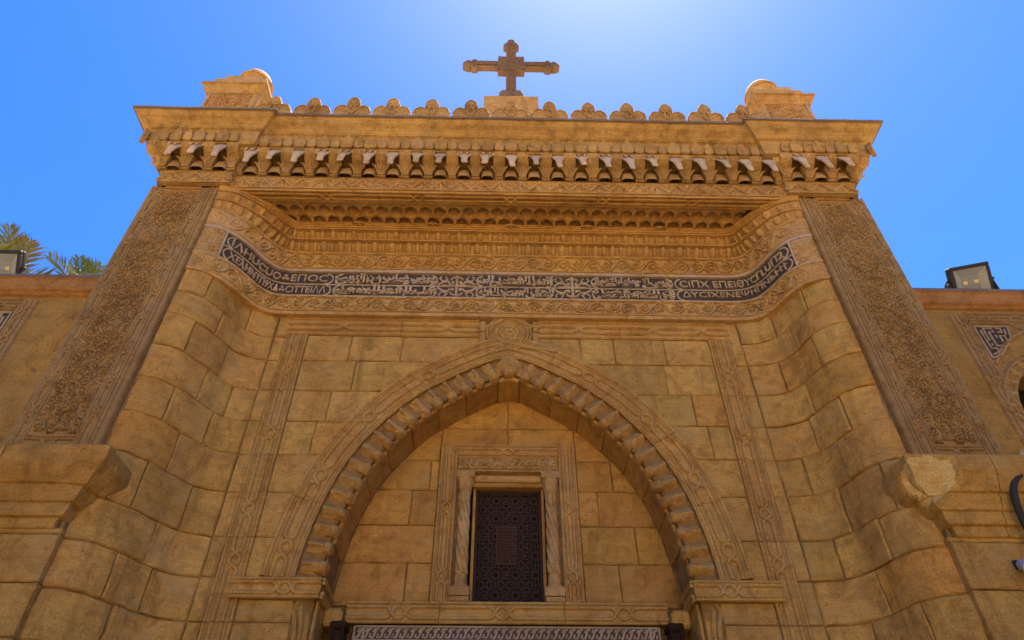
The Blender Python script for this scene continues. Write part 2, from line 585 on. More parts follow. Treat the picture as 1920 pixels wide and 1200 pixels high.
OCHRE = stone('ochre_coping', (.44, .225, .055), (.365, .18, .045), (.29, .14, .042), vary=.03, patch=((.58, .44, .27), 2.2, .70))
HEADS_M = stone('pale_head_stone', (.60, .47, .29), (.53, .40, .23), (.42, .29, .15), vary=.12, bump=.3, streak=False)
WALL_G = stone('grey_sandstone', (.52, .318, .074), (.44, .258, .059), (.35, .20, .045), drip=.7, vary=.10, hue=.005)
WALL_R = stone('red_sandstone', (.55, .308, .062), (.465, .25, .051), (.38, .188, .04), drip=.5, vary=.08, hue=.005)
MIXW = [WALL]*7 + [WALL_G]*2 + [WALL_R]
INK = stone('dark_inlay', (.062, .050, .043), (.048, .039, .035), (.09, .068, .05), vary=.0, bump=.15)
PALE = stone('pale_letter_stone', (.48, .36, .215), (.42, .31, .18), (.36, .26, .14), vary=.05, bump=.15, streak=False)
GREYW = stone('pale_marble', (.42, .34, .23), (.35, .28, .185), (.28, .21, .14), vary=.06, bump=.15, streak=False)
BOSS = stone('orange_boss', (.46, .22, .06), (.40, .18, .05), (.36, .18, .07), vary=.08)
DRED = stone('dark_red_inlay', (.13, .06, .035), (.10, .048, .03), (.085, .045, .03), vary=.05, bump=.1)
WOOD = plain('dark_wood', (.05, .028, .019), rough=.9, spec=.05, var=.35, scale=30)
DARKW = plain('black_wood', (.03, .017, .010), rough=.9, spec=.05, var=.3, scale=25)
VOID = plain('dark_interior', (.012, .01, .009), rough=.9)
# ------------------------------------------------------------------ setting: ground and sky light
gm, gt, gb = nt('paving')
g_ = N(gt, 'ShaderNodeNewGeometry')
gn = N(gt, 'ShaderNodeTexNoise', Scale=.7, Detail=6.0)
gt.links.new(g_.outputs['Position'], gn.inputs['Vector'])
gr = N(gt, 'ShaderNodeMix', data_type='RGBA'); gr.inputs[6].default_value = (.46, .29, .14, 1); gr.inputs[7].default_value = (.37, .235, .11, 1)
gt.links.new(gn.outputs[0], gr.inputs[0]); gt.links.new(gr.outputs[2], gb.inputs['Base Color'])
gb.inputs['Roughness'].default_value = .9
P = np.stack(np.meshgrid(np.linspace(-1500, 1500, 9), np.linspace(-1500, 1500, 9), [0.0], indexing='ij'), -1)[:, :, 0]
tag(obj('ground', [G(P)], gm), kind='structure')
# unseen dark paving sheet, added to cut ground bounce on the lower facade
BOUNCE_CUT = stone('bounce_cut_dark', (.085, .07, .055), (.065, .055, .045), (.05, .04, .035), vary=.1)
P = np.stack(np.meshgrid(np.linspace(-16, 16, 33), np.linspace(-8.5, .0, 9), [0.004], indexing='ij'), -1)[:, :, 0]
tag(obj('bounce_cut_paving', [G(P)], BOUNCE_CUT), kind='structure')

GATE = empty('church_gateway', (0, 0, 0),
             'tall ochre sandstone gateway with carved cornice, pointed arch and inscription band', 'gateway')

# unseen hedges added on both sides to shade the lower facade
SHADE_HEDGE = stone('shade_hedge_foliage', (.045, .06, .018), (.03, .045, .014), (.06, .07, .02), vary=.05, bump=1.0, fine=18.0)
for sg, lb_ in ((-1, 'tall clipped evergreen hedge added out of view to shade the lower left facade'), (1, 'tall clipped evergreen hedge added out of view to shade the lower right facade')):
    hx_ = np.concatenate([np.linspace(0, 0, 26), np.linspace(0, 1.1, 6)[1:], np.full(25, 1.1)])
    hz_ = np.concatenate([np.linspace(0, 7.9, 26), np.full(5, 8.0), np.linspace(7.9, 0, 26)[1:]])
    hy_ = np.linspace(-1.1, -13, 50)
    P = np.stack([sg*(7.7+np.repeat(hx_[:, None], 50, 1)), np.repeat(hy_[None], len(hx_), 0), np.repeat(hz_[:, None], 50, 1)], -1)
    P = P + np.stack([vnoise(P, 3.0, q) for q in (1, 2, 3)], -1)*.10 + np.stack([vnoise(P, 8.0, q) for q in (4, 5, 6)], -1)*.06
    V_, F_ = G(P)
    k_ = len(hx_)
    tag(obj('shade_hedge', [(V_, F_ + [[[i*50 for i in range(k_)]], [[i*50+49 for i in range(k_)]]])], SHADE_HEDGE), lb_, 'shade_hedge', 'unseen hedges added to shade the facade')

# ------------------------------------------------------------------ plan curves
YB, YT = .97, 1.5            # back wall face, tympanum face
LP = [(4.13, .08), (4.03, .095), (3.94, .125), (3.86, .19), (3.77, .29), (3.69, .42), (3.62, .565), (3.55, .71), (3.46, .83), (3.33, .925), (3.14, .97)]
RP = [(4.13, .08), (4.04, .09), (3.95, .125), (3.87, .19), (3.79, .29), (3.73, .44), (3.68, .60), (3.61, .755), (3.51, .87), (3.35, .945), (3.14, .97)]
lp = catmull([(-x, y) for x, y in LP], 6)
rp = catmull(RP, 6)
full = np.concatenate([lp, np.stack([np.linspace(-3.14, 3.14, 60)[1:-1], np.full(58, YB)], -1), rp[::-1]])
WALLP = Path(full, nsign=-1, smoothn=3)
SLEN_L = Path(lp).L; SLEN_R = Path(rp).L; WL = WALLP.L


def fw_(s, z, n):            # curved wall surface
    x, y = WALLP.at(s, n)
    return x, y, z


def fback(x, z, n): return x, YB - n, z
def ftym(x, z, n): return x, YT - n, z


# pointed arch intrados, springing to apex, both sides in one path
AR = [(1.90, 3.5), (1.90, 4.0), (1.89, 4.35), (1.85, 4.70), (1.775, 5.06), (1.665, 5.40), (1.52, 5.71), (1.33, 5.99), (1.105, 6.26), (.84, 6.49), (.54, 6.69), (.25, 6.855), (0, 6.98)]
ar = catmull(AR, 8)
arch = np.concatenate([ar*[-1, 1], ar[::-1][1:]])
ARCH = Path(arch, nsign=1, smoothn=2)
AL = ARCH.L


def xi(z, o=0.0):
    """half width of the arch offset by o at height z"""
    s = np.linspace(0, AL/2, 400)
    x, zz = ARCH.at(s, o)
    return np.interp(z, zz, -x, right=0.0)


# ------------------------------------------------------------------ core masonry
core = []
core.append(box(-5.05, -4.12, .03, 2.6, 0, 10.55))
core.append(box(4.12, 5.05, .03, 2.6, 0, 10.55))
s = np.linspace(0, WL, 140)
def bandwall(z0, z1, n, s0=0, s1=None):
    ss = np.linspace(s0, WL if s1 is None else s1, 160)
    P = np.stack([np.stack(fw_(ss, np.full_like(ss, z), n), -1) for z in (z0, z1)])
    return G(P)
core.append(bandwall(7.5, 9.6, -.034))
for sgn, sl_ in ((-1, (0, SLEN_L+.02)), (1, (WL-SLEN_R-.02, WL))):
    core.append(bandwall(0, 7.6, -.034, *sl_))
# back wall beside and above the arch
zz = np.concatenate([np.linspace(0, 6.9, 90), [7.6]])
for sg in (-1, 1):
    xin = np.maximum(xi(zz, .05), 0)
    P = np.stack([np.stack([sg*xin, np.full_like(zz, YB+.03), zz], -1), np.stack([np.full_like(zz, sg*3.16), np.full_like(zz, YB+.03), zz], -1)])
    core.append(G(P))
# arch barrel and tympanum backing
ss = np.linspace(0, AL, 160)
ax_, az_ = ARCH.at(ss, .03)
P = np.stack([np.stack([ax_, np.full_like(ax_, y), az_], -1) for y in (YB, YT+.1)])
core.append(G(P))
core.append((np.array([(-1.95, YT+.03, 3), (-.45, YT+.03, 3), (-.45, YT+.03, 7.1), (-1.95, YT+.03, 7.1)]), [[(0, 1, 2, 3)]]))
core.append((np.array([(1.95, YT+.03, 3), (.45, YT+.03, 3), (.45, YT+.03, 7.1), (1.95, YT+.03, 7.1)]), [[(0, 1, 2, 3)]]))
core.append((np.array([(-.46, YT+.03, 5.8), (.46, YT+.03, 5.8), (.46, YT+.03, 7.1), (-.46, YT+.03, 7.1)]), [[(0, 1, 2, 3)]]))
core.append(box(-4.2, 4.2, .12, 2.6, 9.62, 10.55))
core.append(box(-4.2, 4.2, 2.2, 2.6, 0, 9.7))
obj('wall_core', core, MORTAR, GATE)


def put(name, pc, mat, parent=GATE, smooth=False):
    if pc is None: return None
    return obj(name, [pc] if isinstance(pc, tuple) else pc, mat, parent, smooth)


# ------------------------------------------------------------------ ashlar of the curved side walls
CZ = [3.0, 3.45, 3.9, 4.34, 4.77, 5.29, 5.77, 6.23, 6.69, 7.17, 7.55, 7.93]
cutsL = {3.0: [.55, 1.2], 3.45: [.8], 3.9: [.62, 1.1], 4.34: [.95], 4.77: [.55, 1.22], 5.29: [.8], 5.77: [.5, 1.15], 6.23: [.85, 1.3], 6.69: [.42, 1.05], 7.17: [.75], 7.55: [.4, 1.2]}
cutsR = {3.0: [.7], 3.45: [.5, 1.15], 3.9: [.9], 4.34: [.62, 1.25], 4.77: [.35, 1.0], 5.29: [.78, 1.3], 5.77: [.5, 1.05], 6.23: [.92], 6.69: [.55, 1.2], 7.17: [.85], 7.55: [.45, 1.1]}
for side, cuts, LN in ((-1, cutsL, SLEN_L), (1, cutsR, SLEN_R)):
    for z0, z1 in zip(CZ[:-1], CZ[1:]):
        e = [0.0] + [c*LN/1.62 for c in cuts[z0]] + [LN]
        for a_, b_ in zip(e[:-1], e[1:]):
            n = RNG.uniform(-.012, .014)
            if side < 0: s0, s1 = a_, b_
            else: s0, s1 = WL-b_, WL-a_
            dz = RNG.uniform(-.012, .012)
            put('stone_block', block(fw_, s0, s1, z0, z1, n, gap=RNG.uniform(.002, .010), bev=.014, cell=.05, rough=.013), RNG.choice(MIXW))

# flat fillet course between the curve and the moulded frame
for sg in (-1, 1):
    for z0, z1 in zip(CZ[:-1], CZ[1:]):
        a_, b_ = (2.985, 3.135) if sg > 0 else (-3.135, -2.985)
        put('fillet_stone', block(fback, a_, b_, z0, z1, RNG.uniform(-.005, .008), gap=.004, cell=.12), WALL)


# ------------------------------------------------------------------ spandrels
def cutblock(sg, z0, z1, xa, xb, f, o, mat, inner, n=0.0, name='stone_block'):
    """stone whose inner edge follows the arch (inner=True: arch is on the near-centre side)"""
    def g(s, z, nn):
        e = xi(z, o)
        if inner: lo = np.maximum(xa, e); hi = np.full_like(z, xb)
        else: lo = np.full_like(z, xa); hi = np.minimum(xb, e)
        hi = np.maximum(hi, lo+.004)
        return f(sg*(lo + (hi-lo)*s/(xb-xa)), z, nn)
    return put(name, block(g, 0, xb-xa, z0, z1, n, gap=.005, cell=.06, rough=.005), mat)


OUT = .625
SP = [3.0, 3.45, 3.9, 4.30, 4.77, 5.29, 5.77, 6.23, 6.69, 7.17, 7.60]
spc = {4.30: ([], []), 4.77: ([], []), 5.29: ([], []), 5.77: ([2.32], [2.42]), 6.23: ([2.22], [2.30]), 6.69: ([1.98], [2.02]), 7.17: ([2.10, 1.42], [2.08, 1.40, .95])}
for i, sg in enumerate((-1, 1)):
    for z0, z1 in zip(SP[3:-1], SP[4:]):
        ed = [0.0] + sorted(spc[z0][i]) + [2.69]
        for a_, b_ in zip(ed[:-1], ed[1:]):
            zt = np.linspace(z0, z1, 9); e = xi(zt, OUT)
            if e.min() > b_-.03: continue
            aa = max(a_, float(e.min()))
            if a_ < e.min(): cutblock(sg, z0, z1, aa, b_, fback, OUT, RNG.choice(MIXW), True, RNG.uniform(-.004, .006))
            elif a_ >= e.max(): put('stone_block', block(fback, *((a_, b_) if sg > 0 else (-b_, -a_)), z0, z1, RNG.uniform(-.004, .006), cell=.07), RNG.choice(MIXW))
            else: cutblock(sg, z0, z1, a_, b_, fback, OUT, RNG.choice(MIXW), True, RNG.uniform(-.004, .006))
    # piers under the imposts
    for z0, z1 in zip(SP[:3], SP[1:4]):
        z1_ = min(z1, 4.12)
        a_, b_ = 2.13, 2.69
        put('stone_block', block(fback, *((a_, b_) if sg > 0 else (-b_, -a_)), z0, z1_, RNG.uniform(-.004, .004)), WALL)
        # jamb reveal
        fj = (lambda y, z, n, sg=sg: (sg*(1.9-n), y, z))
        put('jamb_stone', block(fj, YB+.16, YT-.06, z0, z1_, 0.0), WALL)

# ------------------------------------------------------------------ arch soffit stones
nvs = 15
for k in range(nvs):
    lo = 1.22 + (AL-2.44)*k/nvs; hi = 1.22 + (AL-2.44)*(k+1)/nvs
    lo0 = AL/2 - .17 if k == nvs//2 else None
    def fs(s_, y, n):
        x, z = ARCH.at(s_, -n)
        return x, y, z
    mid_ = nvs//2
    if k == mid_: lo, hi = AL/2-.15, AL/2+.15
    elif k == mid_-1: hi = AL/2-.15
    elif k == mid_+1: lo = AL/2+.15
    put('keystone' if k == mid_ else 'soffit_stone', block(fs, lo, hi, YB+.06, YT+.02, .02 if k == mid_ else RNG.uniform(-.003, .006), gap=.004, cell=.1, depth=.06, rough=.003), TYMP)

# ------------------------------------------------------------------ tympanum
TZ = [4.24, 4.72, 5.17, 5.62, 6.03, 6.5, 6.97]
tcut = {-1: {4.24: [1.12], 4.72: [], 5.17: [1.15], 5.62: [.95], 6.03: [], 6.5: []},
        1: {4.24: [1.25], 4.72: [1.48], 5.17: [1.08], 5.62: [1.28], 6.03: [], 6.5: []}}
for sg in (-1, 1):
    for z0, z1 in zip(TZ[:-1], TZ[1:]):
        a0 = .84 if z1 < 6.1 else 0.0
        if z0 == 6.03: a0 = 0.0
        ed = [a0] + tcut[sg][z0] + [1.92]
        for a_, b_ in zip(ed[:-1], ed[1:]):
            e = xi(np.linspace(z0, z1, 7), 0)
            if e.max() < a_+.03: continue
            top = min(b_, float(e.max())+.001)
            if z0 == 6.03 and a_ == 0.0:
                cutblock(sg, 6.238, z1, 0.0, .845, ftym, 0.0, TYMP, False, RNG.uniform(-.003, .005))
                a_ = .845
            if top-a_ > .04: cutblock(sg, z0, z1, a_, top, ftym, 0.0, TYMP, False, RNG.uniform(-.003, .005))

# ------------------------------------------------------------------ moulded frames made of interlaced rolls
def strands(L, hw, nodes, loop=True, rl=None):
    """two polylines in (t,o) running along 0..L, crossing at each node"""
    A = [(0, hw)]; B = [(0, -hw)]
    sgn = 1
    rl = rl or hw*1.0
    for t in nodes:
        if loop:   # cross, ring, cross
            A += [(t-2.3*rl, sgn*hw), (t-1.9*rl, sgn*hw*.8), (t-1.3*rl, 0), (t-.8*rl, -sgn*hw*.75), (t-.35*rl, -sgn*hw), (t+.35*rl, -sgn*hw), (t+.8*rl, -sgn*hw*.75), (t+1.3*rl, 0), (t+1.9*rl, sgn*hw*.8), (t+2.3*rl, sgn*hw)]
            B += [(t-2.3*rl, -sgn*hw), (t-1.9*rl, -sgn*hw*.8), (t-1.3*rl, 0), (t-.8*rl, sgn*hw*.75), (t-.35*rl, sgn*hw), (t+.35*rl, sgn*hw), (t+.8*rl, sgn*hw*.75), (t+1.3*rl, 0), (t+1.9*rl, -sgn*hw*.8), (t+2.3*rl, -sgn*hw)]
        else:
            A += [(t-1.2*rl, sgn*hw), (t-.8*rl, sgn*hw*.8), (t, 0), (t+.8*rl, -sgn*hw*.8), (t+1.2*rl, -sgn*hw)]
            B += [(t-1.2*rl, -sgn*hw), (t-.8*rl, -sgn*hw*.8), (t, 0), (t+.8*rl, sgn*hw*.8), (t+1.2*rl, sgn*hw)]
            sgn = -sgn
    A.append((L, sgn*hw)); B.append((L, -sgn*hw))
    return A, B


def dense(poly, step=.09):
    p = np.asarray(poly, float)
    out = [p[0]]
    for a_, b_ in zip(p[:-1], p[1:]):
        d = np.linalg.norm(b_-a_); k = max(1, int(d/step))
        for i in range(1, k+1): out.append(a_+(b_-a_)*i/k)
    return np.array(out)


def roll(f, poly, r, n0=0.0, flat=1.0, k=6, step=.09):
    """half round bar on the surface f(t,o,n)"""
    q = dense(poly, step)
    t, o = q[:, 0], q[:, 1]
    P0 = np.stack(f(t, o, np.full_like(t, n0)), -1); P1 = np.stack(f(t, o, np.full_like(t, n0+.05)), -1)
    j = vnoise(P0, 6.0)*.0025
    P0 = P0 + unit(P1-P0)*j[:, None]
    return tube(P0, r*(1+.08*vnoise(P0, 11.0, 4)), N=unit(P1-P0), k=k, flat=flat)


def knotband(f, L, hw, nodes, r=.022, loop=True, edges=None, base=None, rl=None):
    ps = []
    A, B = strands(L, hw, nodes, loop, rl)
    nb = base[2] if base else 0.0
    ps += [roll(f, A, r, n0=nb+.006), roll(f, B, r, n0=nb+.009)]
    for o, rr in (edges or []): ps.append(roll(f, [(0, o), (L, o)], rr*1.15, n0=nb+.004))
    if base:
        t = np.linspace(0, L, max(2, int(L/.12))); o = np.array([base[0], base[1]])
        T, O = np.meshgrid(t, o)
        P = np.stack(f(T, O, np.full_like(T, base[2])), -1)
        Pb = np.stack(f(T, O, np.full_like(T, -.05)), -1)
        ps.append(G(P)); ps.append(G(np.stack([P[0], Pb[0]]))); ps.append(G(np.stack([P[1], Pb[1]])))
    return ps


# vertical frame strips either side of the arch
for sg in (-1, 1):
    for z0, z1, nodes in ((3.0, 3.9, [.45]), (3.9, 4.77, [.62]), (4.77, 5.77, [.32]), (5.77, 6.69, [.30]), (6.69, 7.64, [.33])):
        fv = (lambda t, o, n, sg=sg, z0=z0: (sg*(2.84+o), YB-n, z0+t))
        put('frame_moulding', knotband(fv, z1-z0-.008, .050, nodes, .025, True, edges=[(-.128, .016), (.128, .016), (-.095, .008), (.095, .008)], base=(-.142, .142, -.012), rl=.05), MOULD, smooth=False)
# top strip under the inscription
for z0, a_, b_, nodes in ((7.76, -2.99, -1.46, [.75]), (7.76, -1.452, -.40, [.62]), (7.76, .40, 1.50, [.55]), (7.76, 1.508, 2.99, [.45, 1.12])):
    fh = (lambda t, o, n, a_=a_: (a_+t, YB-n, 7.765+o))
    put('frame_moulding', knotband(fh, b_-a_, .052, nodes, .033, False, edges=[(-.13, .026), (.135, .018)], base=(-.155, .15, -.01), rl=.09), MOULD)
# moulded archivolt
def fa(t, o, n):
    x, z = ARCH.at(t, o)
    return x, YB-n, z
a0_ = ARCH.s[np.argmin(np.abs(ARCH.p[:len(ar), 1]-4.31))]
segs = 9
LA = AL-2*a0_
for k in range(segs):
    t0 = a0_+LA*k/segs; t1 = a0_+LA*(k+1)/segs-.006
    fk = (lambda t, o, n, t0=t0: fa(t0+t, .47+o, n))
    nd = [] if k == segs//2 else [(t1-t0)*(.36 if k < segs//2 else .64)]
    put('archivolt', knotband(fk, t1-t0, .058, nd, .026, True, edges=[(-.148, .020), (.142, .026), (-.112, .011), (.105, .011)], base=(-.165, .165, .02), rl=.055), MOULD)

# looped medallion above the apex
mc = (0.0, 7.665)
fm = lambda t, o, n: (mc[0]+t, YB-n-.03, mc[1]+o)
def ring(r, rad, a0=0, a1=TAU, k=40, n0=0.0):
    A = np.linspace(a0, a1, k)
    return roll(fm, np.stack([r*np.cos(A), r*np.sin(A)*.98], -1), rad, n0, step=.5)
med = [ring(.255, .024), ring(.30, .016), ring(.215, .012), ring(.115, .022), ring(.15, .010), ring(.05, .018)]
tw = np.linspace(0, 1, 16)
med.append(roll(fm, np.stack([-.255*np.cos(tw*1.5) + .62*tw**2, -.255*np.sin(tw*1.5) - .06*tw**2], -1), .024, .012, step=.5))
med.append(roll(fm, [(-.42, .095), (-.3, .095), (-.1, .20)], .02, .01)); med.append(roll(fm, [(.42, .095), (.3, .11), (.12, .22)], .02, .01))
AA = np.linspace(0, TAU, 40, endpoint=False)
put('medallion', med + [plate(np.stack([.31*np.cos(AA), .29*np.sin(AA)], -1), fm, -.05, -.005)], MOULD)
for sg in (-1, 1):
    put('frame_block', [bbox(sg*.315, sg*.40, YB-.03, YB+.05, 7.50, 7.68, .008), bbox(sg*.32, sg*.395, YB-.045, YB, 7.685, 7.86, .008)], MOULD)

# ------------------------------------------------------------------ gadrooned cushion voussoirs
c0 = ARCH.s[np.argmin(np.abs(ARCH.p[:len(ar), 1]-4.36))]
NCU = 35
step = (AL-2*c0)/NCU
for k in range(NCU):
    tc = c0 + (k+.5)*step
    w = step*.49
    q = np.linspace(-1, 1, 13)
    jw = RNG.uniform(.93, 1.0); wear = RNG.uniform(.55, 1.1); tj = RNG.uniform(-.008, .008)
    ridge = np.minimum(np.clip(1-np.abs(q-.12)/np.where(q > .12, .88, 1.12), 0, 1)*1.12, 1)
    bulb = np.sqrt(np.clip(1-(q/.80)**2, 0, 1))
    # offset from the soffit edge, projection, how far the section is a ridge (1) or a rounded end (0)
    prof = [(.270, -.03, 1), (.255, .048, 1), (.19, .056, 1), (.13, .056, 1), (.10, .044, .6), (.082, .030, .3), (.055, .060, 0), (.018, .068, 0), (-.010, .04, 0), (-.024, -.03, 0), (-.020, -.085, 0), (.005, -.110, 0), (.04, -.12, 0)]
    P = np.zeros((len(prof), 13, 3))
    for i, (o, n, rg_) in enumerate(prof):
        sec = ridge*rg_ + bulb*(1-rg_)
        nn = -.060 + (n+.060)*sec if i < 9 else np.full(13, n)
        oo = np.full(13, o) if i < 6 else o + .06*(1-bulb) + .015*(1-wear)
        x, z = ARCH.at(tc+q*w*jw+tj, oo)
        P[i] = np.stack([x, YB-nn, z], -1)
    P += np.stack([vnoise(P, 11.0, k), vnoise(P, 12.0, k+7), vnoise(P, 10.0, k+3)], -1)*.012 + vnoise(P, 27.0, k)[..., None]*.007
    put('cushion_voussoir', G(P), MOULD)
# ground of the cushion ring
t = np.linspace(c0-.05, AL-c0+.05, 200)
T, O = np.meshgrid(t, np.array([.02, .305]))
put('cushion_ground', [G(np.stack(fa(T, O, np.full_like(T, -.062)), -1))], MOULD)
T, O = np.meshgrid(t, np.array([.285, .31]))
put('archivolt_edge', [roll(fa, [(t[0], .298), (t[-1], .298)], .014, n0=.02)], MOULD)

# ------------------------------------------------------------------ imposts and nook shafts
for sg in (-1, 1):
    fi = (lambda t, o, n, sg=sg: (sg*(1.885+t), YB-.05-n, 4.215+o))
    pc = knotband(fi, .90, .055, [.36], .022, True, edges=[(-.088, .015), (.092, .015)], base=(-.10, .105, .0), rl=.055)
    pc.append(bbox(sg*1.885, sg*2.785, YB-.045, YB+.2, 4.118, 4.318, .01))
    fr_ = (lambda t, o, n, sg=sg: (sg*(1.872-n), YB-.04+t, 4.215+o))
    pc += knotband(fr_, .48, .055, [], .022, True, edges=[(-.088, .015), (.092, .015)], base=(-.10, .105, .0))
    put('impost', pc, MOULD)
    # engaged nook shaft with fluted head under the impost
    ns = []
    for k in range(4):
        cx = sg*(1.925+.05*k); cy = YB+.055-.012*k
        ns.append(tube([(cx, cy, 3.0), (cx, cy, 3.80), (cx+sg*.008*k, cy, 3.93), (cx+sg*.02*k, cy+.01, 4.03), (cx+sg*.03, cy+.02, 4.12)], [.026, .026, .028, .022, .012], k=8))
    ns.append(bbox(sg*1.9, sg*2.135, YB+.05, YB+.25, 3.0, 4.12, .01))
    put('nook_shaft', ns, WALL)
    # scrolled bracket at the inner end of the impost
    th = np.linspace(0, 1.6*TAU, 30)
    fb_ = (lambda t, o, n, sg=sg: (sg*(1.79-n*.3), YT-.12+t, 4.02+o))
    put('scroll_bracket', [tube(np.stack([np.full(30, sg*1.79), YT-.20+.085*(1-th/12)*np.cos(th), 4.05+.085*(1-th/12)*np.sin(th)], -1), .022, N=(sg, 0, 0)),
                           bbox(sg*1.70, sg*1.90, YT-.26, YT+.05, 3.96, 4.14, .03)], WALL)

# ------------------------------------------------------------------ sill course, inlaid door panel
for k, (a_, b_) in enumerate(((-1.69, -.72), (-.715, .60), (.605, 1.69))):
    fsl = (lambda t, o, n, a_=a_: (a_+t, YT-.115-n, 4.14+o))
    nd = [[.55], [.66], [.62]][k]
    put('sill_moulding', knotband(fsl, b_-a_, .058, nd, .022, True, edges=[(-.095, .014), (.10, .016)], base=(-.11, .115, .0), rl=.058) + [bbox(a_, b_, YT-.11, YT+.1, 4.03, 4.255, .008)], MOULD)
inl = [box(-1.60, 1.60, YT-.075, YT+.1, 2.6, 4.026)]
put('inlay_ground', inl, DRED)
fin_ = lambda t, o, n: (t, YT-.077-n, o)
zs = []
for k in range(40):
    xc = -1.56 + k*.0782
    zs.append(roll(fin_, [(xc-.006, 3.90), (xc+.02, 3.905), (xc+.05, 3.985), (xc+.078, 3.99)], .013, k=5, step=.03))
    zs.append(roll(fin_, [(xc+.015, 3.955), (xc+.03, 3.99)], .010, k=5)); zs.append(roll(fin_, [(xc+.055, 3.90), (xc+.07, 3.94)], .010, k=5))
for z in (4.012, 3.875, 3.845): zs.append(roll(fin_, [(-1.58, z), (1.58, z)], .012))
for x in (-1.585, -1.49, 1.49, 1.585): zs.append(roll(fin_, [(x, 2.9), (x, 4.012)], .013))
for xc in np.linspace(-1.2, 1.2, 6):
    zs.append(roll(fin_, [(xc-.2, 3.81), (xc-.23, 3.74), (xc-.2, 3.66), (xc+.2, 3.66), (xc+.23, 3.74), (xc+.2, 3.81), (xc-.2, 3.81)], .014))
    zs.append(roll(fin_, [(xc-.1, 3.80), (xc, 3.70), (xc+.1, 3.80)], .012))
put('inlay_tracery', zs, GREYW)
for sg in (-1, 1):
    c = [bbox(sg*1.64, sg*1.79, YT-.28, YT-.10, 2.0, 3.93, .03), bbox(sg*1.63, sg*1.80, YT-.29, YT-.08, 3.93, 4.0, .03),
         tube([(sg*1.66, YT-.29, 2.0), (sg*1.66, YT-.29, 3.92)], .018), tube([(sg*1.76, YT-.29, 2.0), (sg*1.76, YT-.29, 3.92)], .018)]
    put('door_post', c, DARKW)

# ------------------------------------------------------------------ grilled window
WIN = empty('window'); WIN.parent = GATE
def wput(name, pcs, mat, smooth=False): return obj(name, pcs if isinstance(pcs, list) else [pcs], mat, WIN, smooth)
fwv = lambda sg: (lambda t, o, n: (sg*(.725+o), YT-.03-n, 4.26+t))
for sg in (-1, 1):
    wput('window_frame', knotband(fwv(sg), 1.95, .042, [.30, 1.12], .02, True, edges=[(.098, .014), (-.088, .014), (.075, .007)], base=(-.10, .112, .0), rl=.045) + [bbox(sg*.63, sg*.835, YT-.025, YT+.1, 4.26, 6.235, .006)], MOULD)
wput('window_frame', knotband(lambda t, o, n: (-.62+t, YT-.032-n, 6.135+o), 1.24, .04, [.62], .02, True, edges=[(.085, .013), (-.08, .013)], base=(-.09, .098, .0), rl=.045) + [bbox(-.625, .625, YT-.027, YT+.1, 6.042, 6.232, .006)], MOULD)
lint = vine(1.22, .165, .008, .022, period=.15, seed=5)
wput('carved_lintel', [lint.mesh(lambda a_, b_, n: (-.61+a_, YT-.06-n, 5.868+b_)), bbox(-.615, .615, YT-.058, YT+.12, 5.85, 6.04, .006)], CARVE)
wput('lintel_block', [bbox(-.43, .43, YT+.02, YT+.2, 5.76, 5.848, .02)], CARVE)
wput('lintel_block', [bbox(-.44, .44, YT+.05, YT+.25, 5.70, 5.758, .03)], TYMP)
wput('sill', [bbox(-.625, .625, YT-.07, YT+.24, 4.255, 4.275, .006)], TYMP)
# splay, and near-black sheets that paint the shadow in the side slots
wput('window_reveal', [box(-.42, -.388, YT+.11, YT+.3, 4.27, 5.71)], TYMP)
wput('window_reveal', [box(.408, .44, YT+.11, YT+.3, 4.27, 5.71)], TYMP)
wput('window_recess_shade', [box(-.64, -.40, YT+.2, YT+.22, 4.2, 5.9), box(.42, .64, YT+.2, YT+.22, 4.2, 5.9), box(-.6, .6, YT+.26, YT+.28, 4.2, 5.9)], VOID)
for sg in (-1, 1):
    cx, cy = sg*.517, YT+.02
    C = empty('column'); C.parent = WIN
    # twisted shaft
    z = np.linspace(4.60, 5.46, 60); A = np.arange(60)*TAU/60
    rr = .066*(1+.0*z)
    tw_ = (z-4.6)*6.5*(-1)
    R_ = (.054+.0*z)[:, None]*(1+.42*np.abs(np.cos(2.5*(A[None]-tw_[:, None]))))*(1-.08*(z[:, None]-4.6))
    Pm = np.stack([cx+R_*np.cos(A), cy+R_*np.sin(A), np.repeat(z[:, None], 60, 1)], -1)
    obj('shaft', [G(Pm, closed=True)], CARVE, WIN, True)
    # carved capital and base
    def drum(z0, z1, r0, r1, seed, lobes):
        zz = np.linspace(z0, z1, 22); AA = np.arange(36)*TAU/36
        u = (zz-z0)/(z1-z0)
        r = (r0+(r1-r0)*u**1.6)[:, None]
        q = np.stack([np.repeat(np.cos(AA)[None], 22, 0)*.5+cx, np.repeat(np.sin(AA)[None], 22, 0)*.5, np.repeat(zz[:, None], 36, 1)], -1)
        r = r*(1+.07*vnoise(q, 24.0, seed)) + .006*np.cos(lobes*AA)[None]*np.sin(np.pi*u)[:, None]
        return G(np.stack([cx+r*np.cos(AA), cy+r*np.sin(AA), q[..., 2]], -1), closed=True)
    obj('capital', [drum(5.46, 5.60, .064, .072, 3, 9), drum(5.60, 5.76, .072, .105, 4, 8), bbox(cx-.115, cx+.115, cy-.10, cy+.1, 5.76, 5.85, .008),
                    tube([(cx+.07*math.cos(b_), cy+.07*math.sin(b_), 5.595) for b_ in np.linspace(0, TAU, 17)], .012, N=(0, 0, 1))], CARVE, WIN)
    obj('base', [drum(4.48, 4.60, .066, .063, 6, 7), lathe([(.085, 4.435), (.092, 4.45), (.085, 4.475), (.066, 4.49)], (cx, cy, 0)),
                 bbox(cx-.115, cx+.105, cy-.11, cy+.1, 4.335, 4.435, .006), bbox(cx-.105, cx+.10, cy-.10, cy+.1, 4.276, 4.33, .006)], CARVE, WIN)
    bpy.data.objects.remove(C)
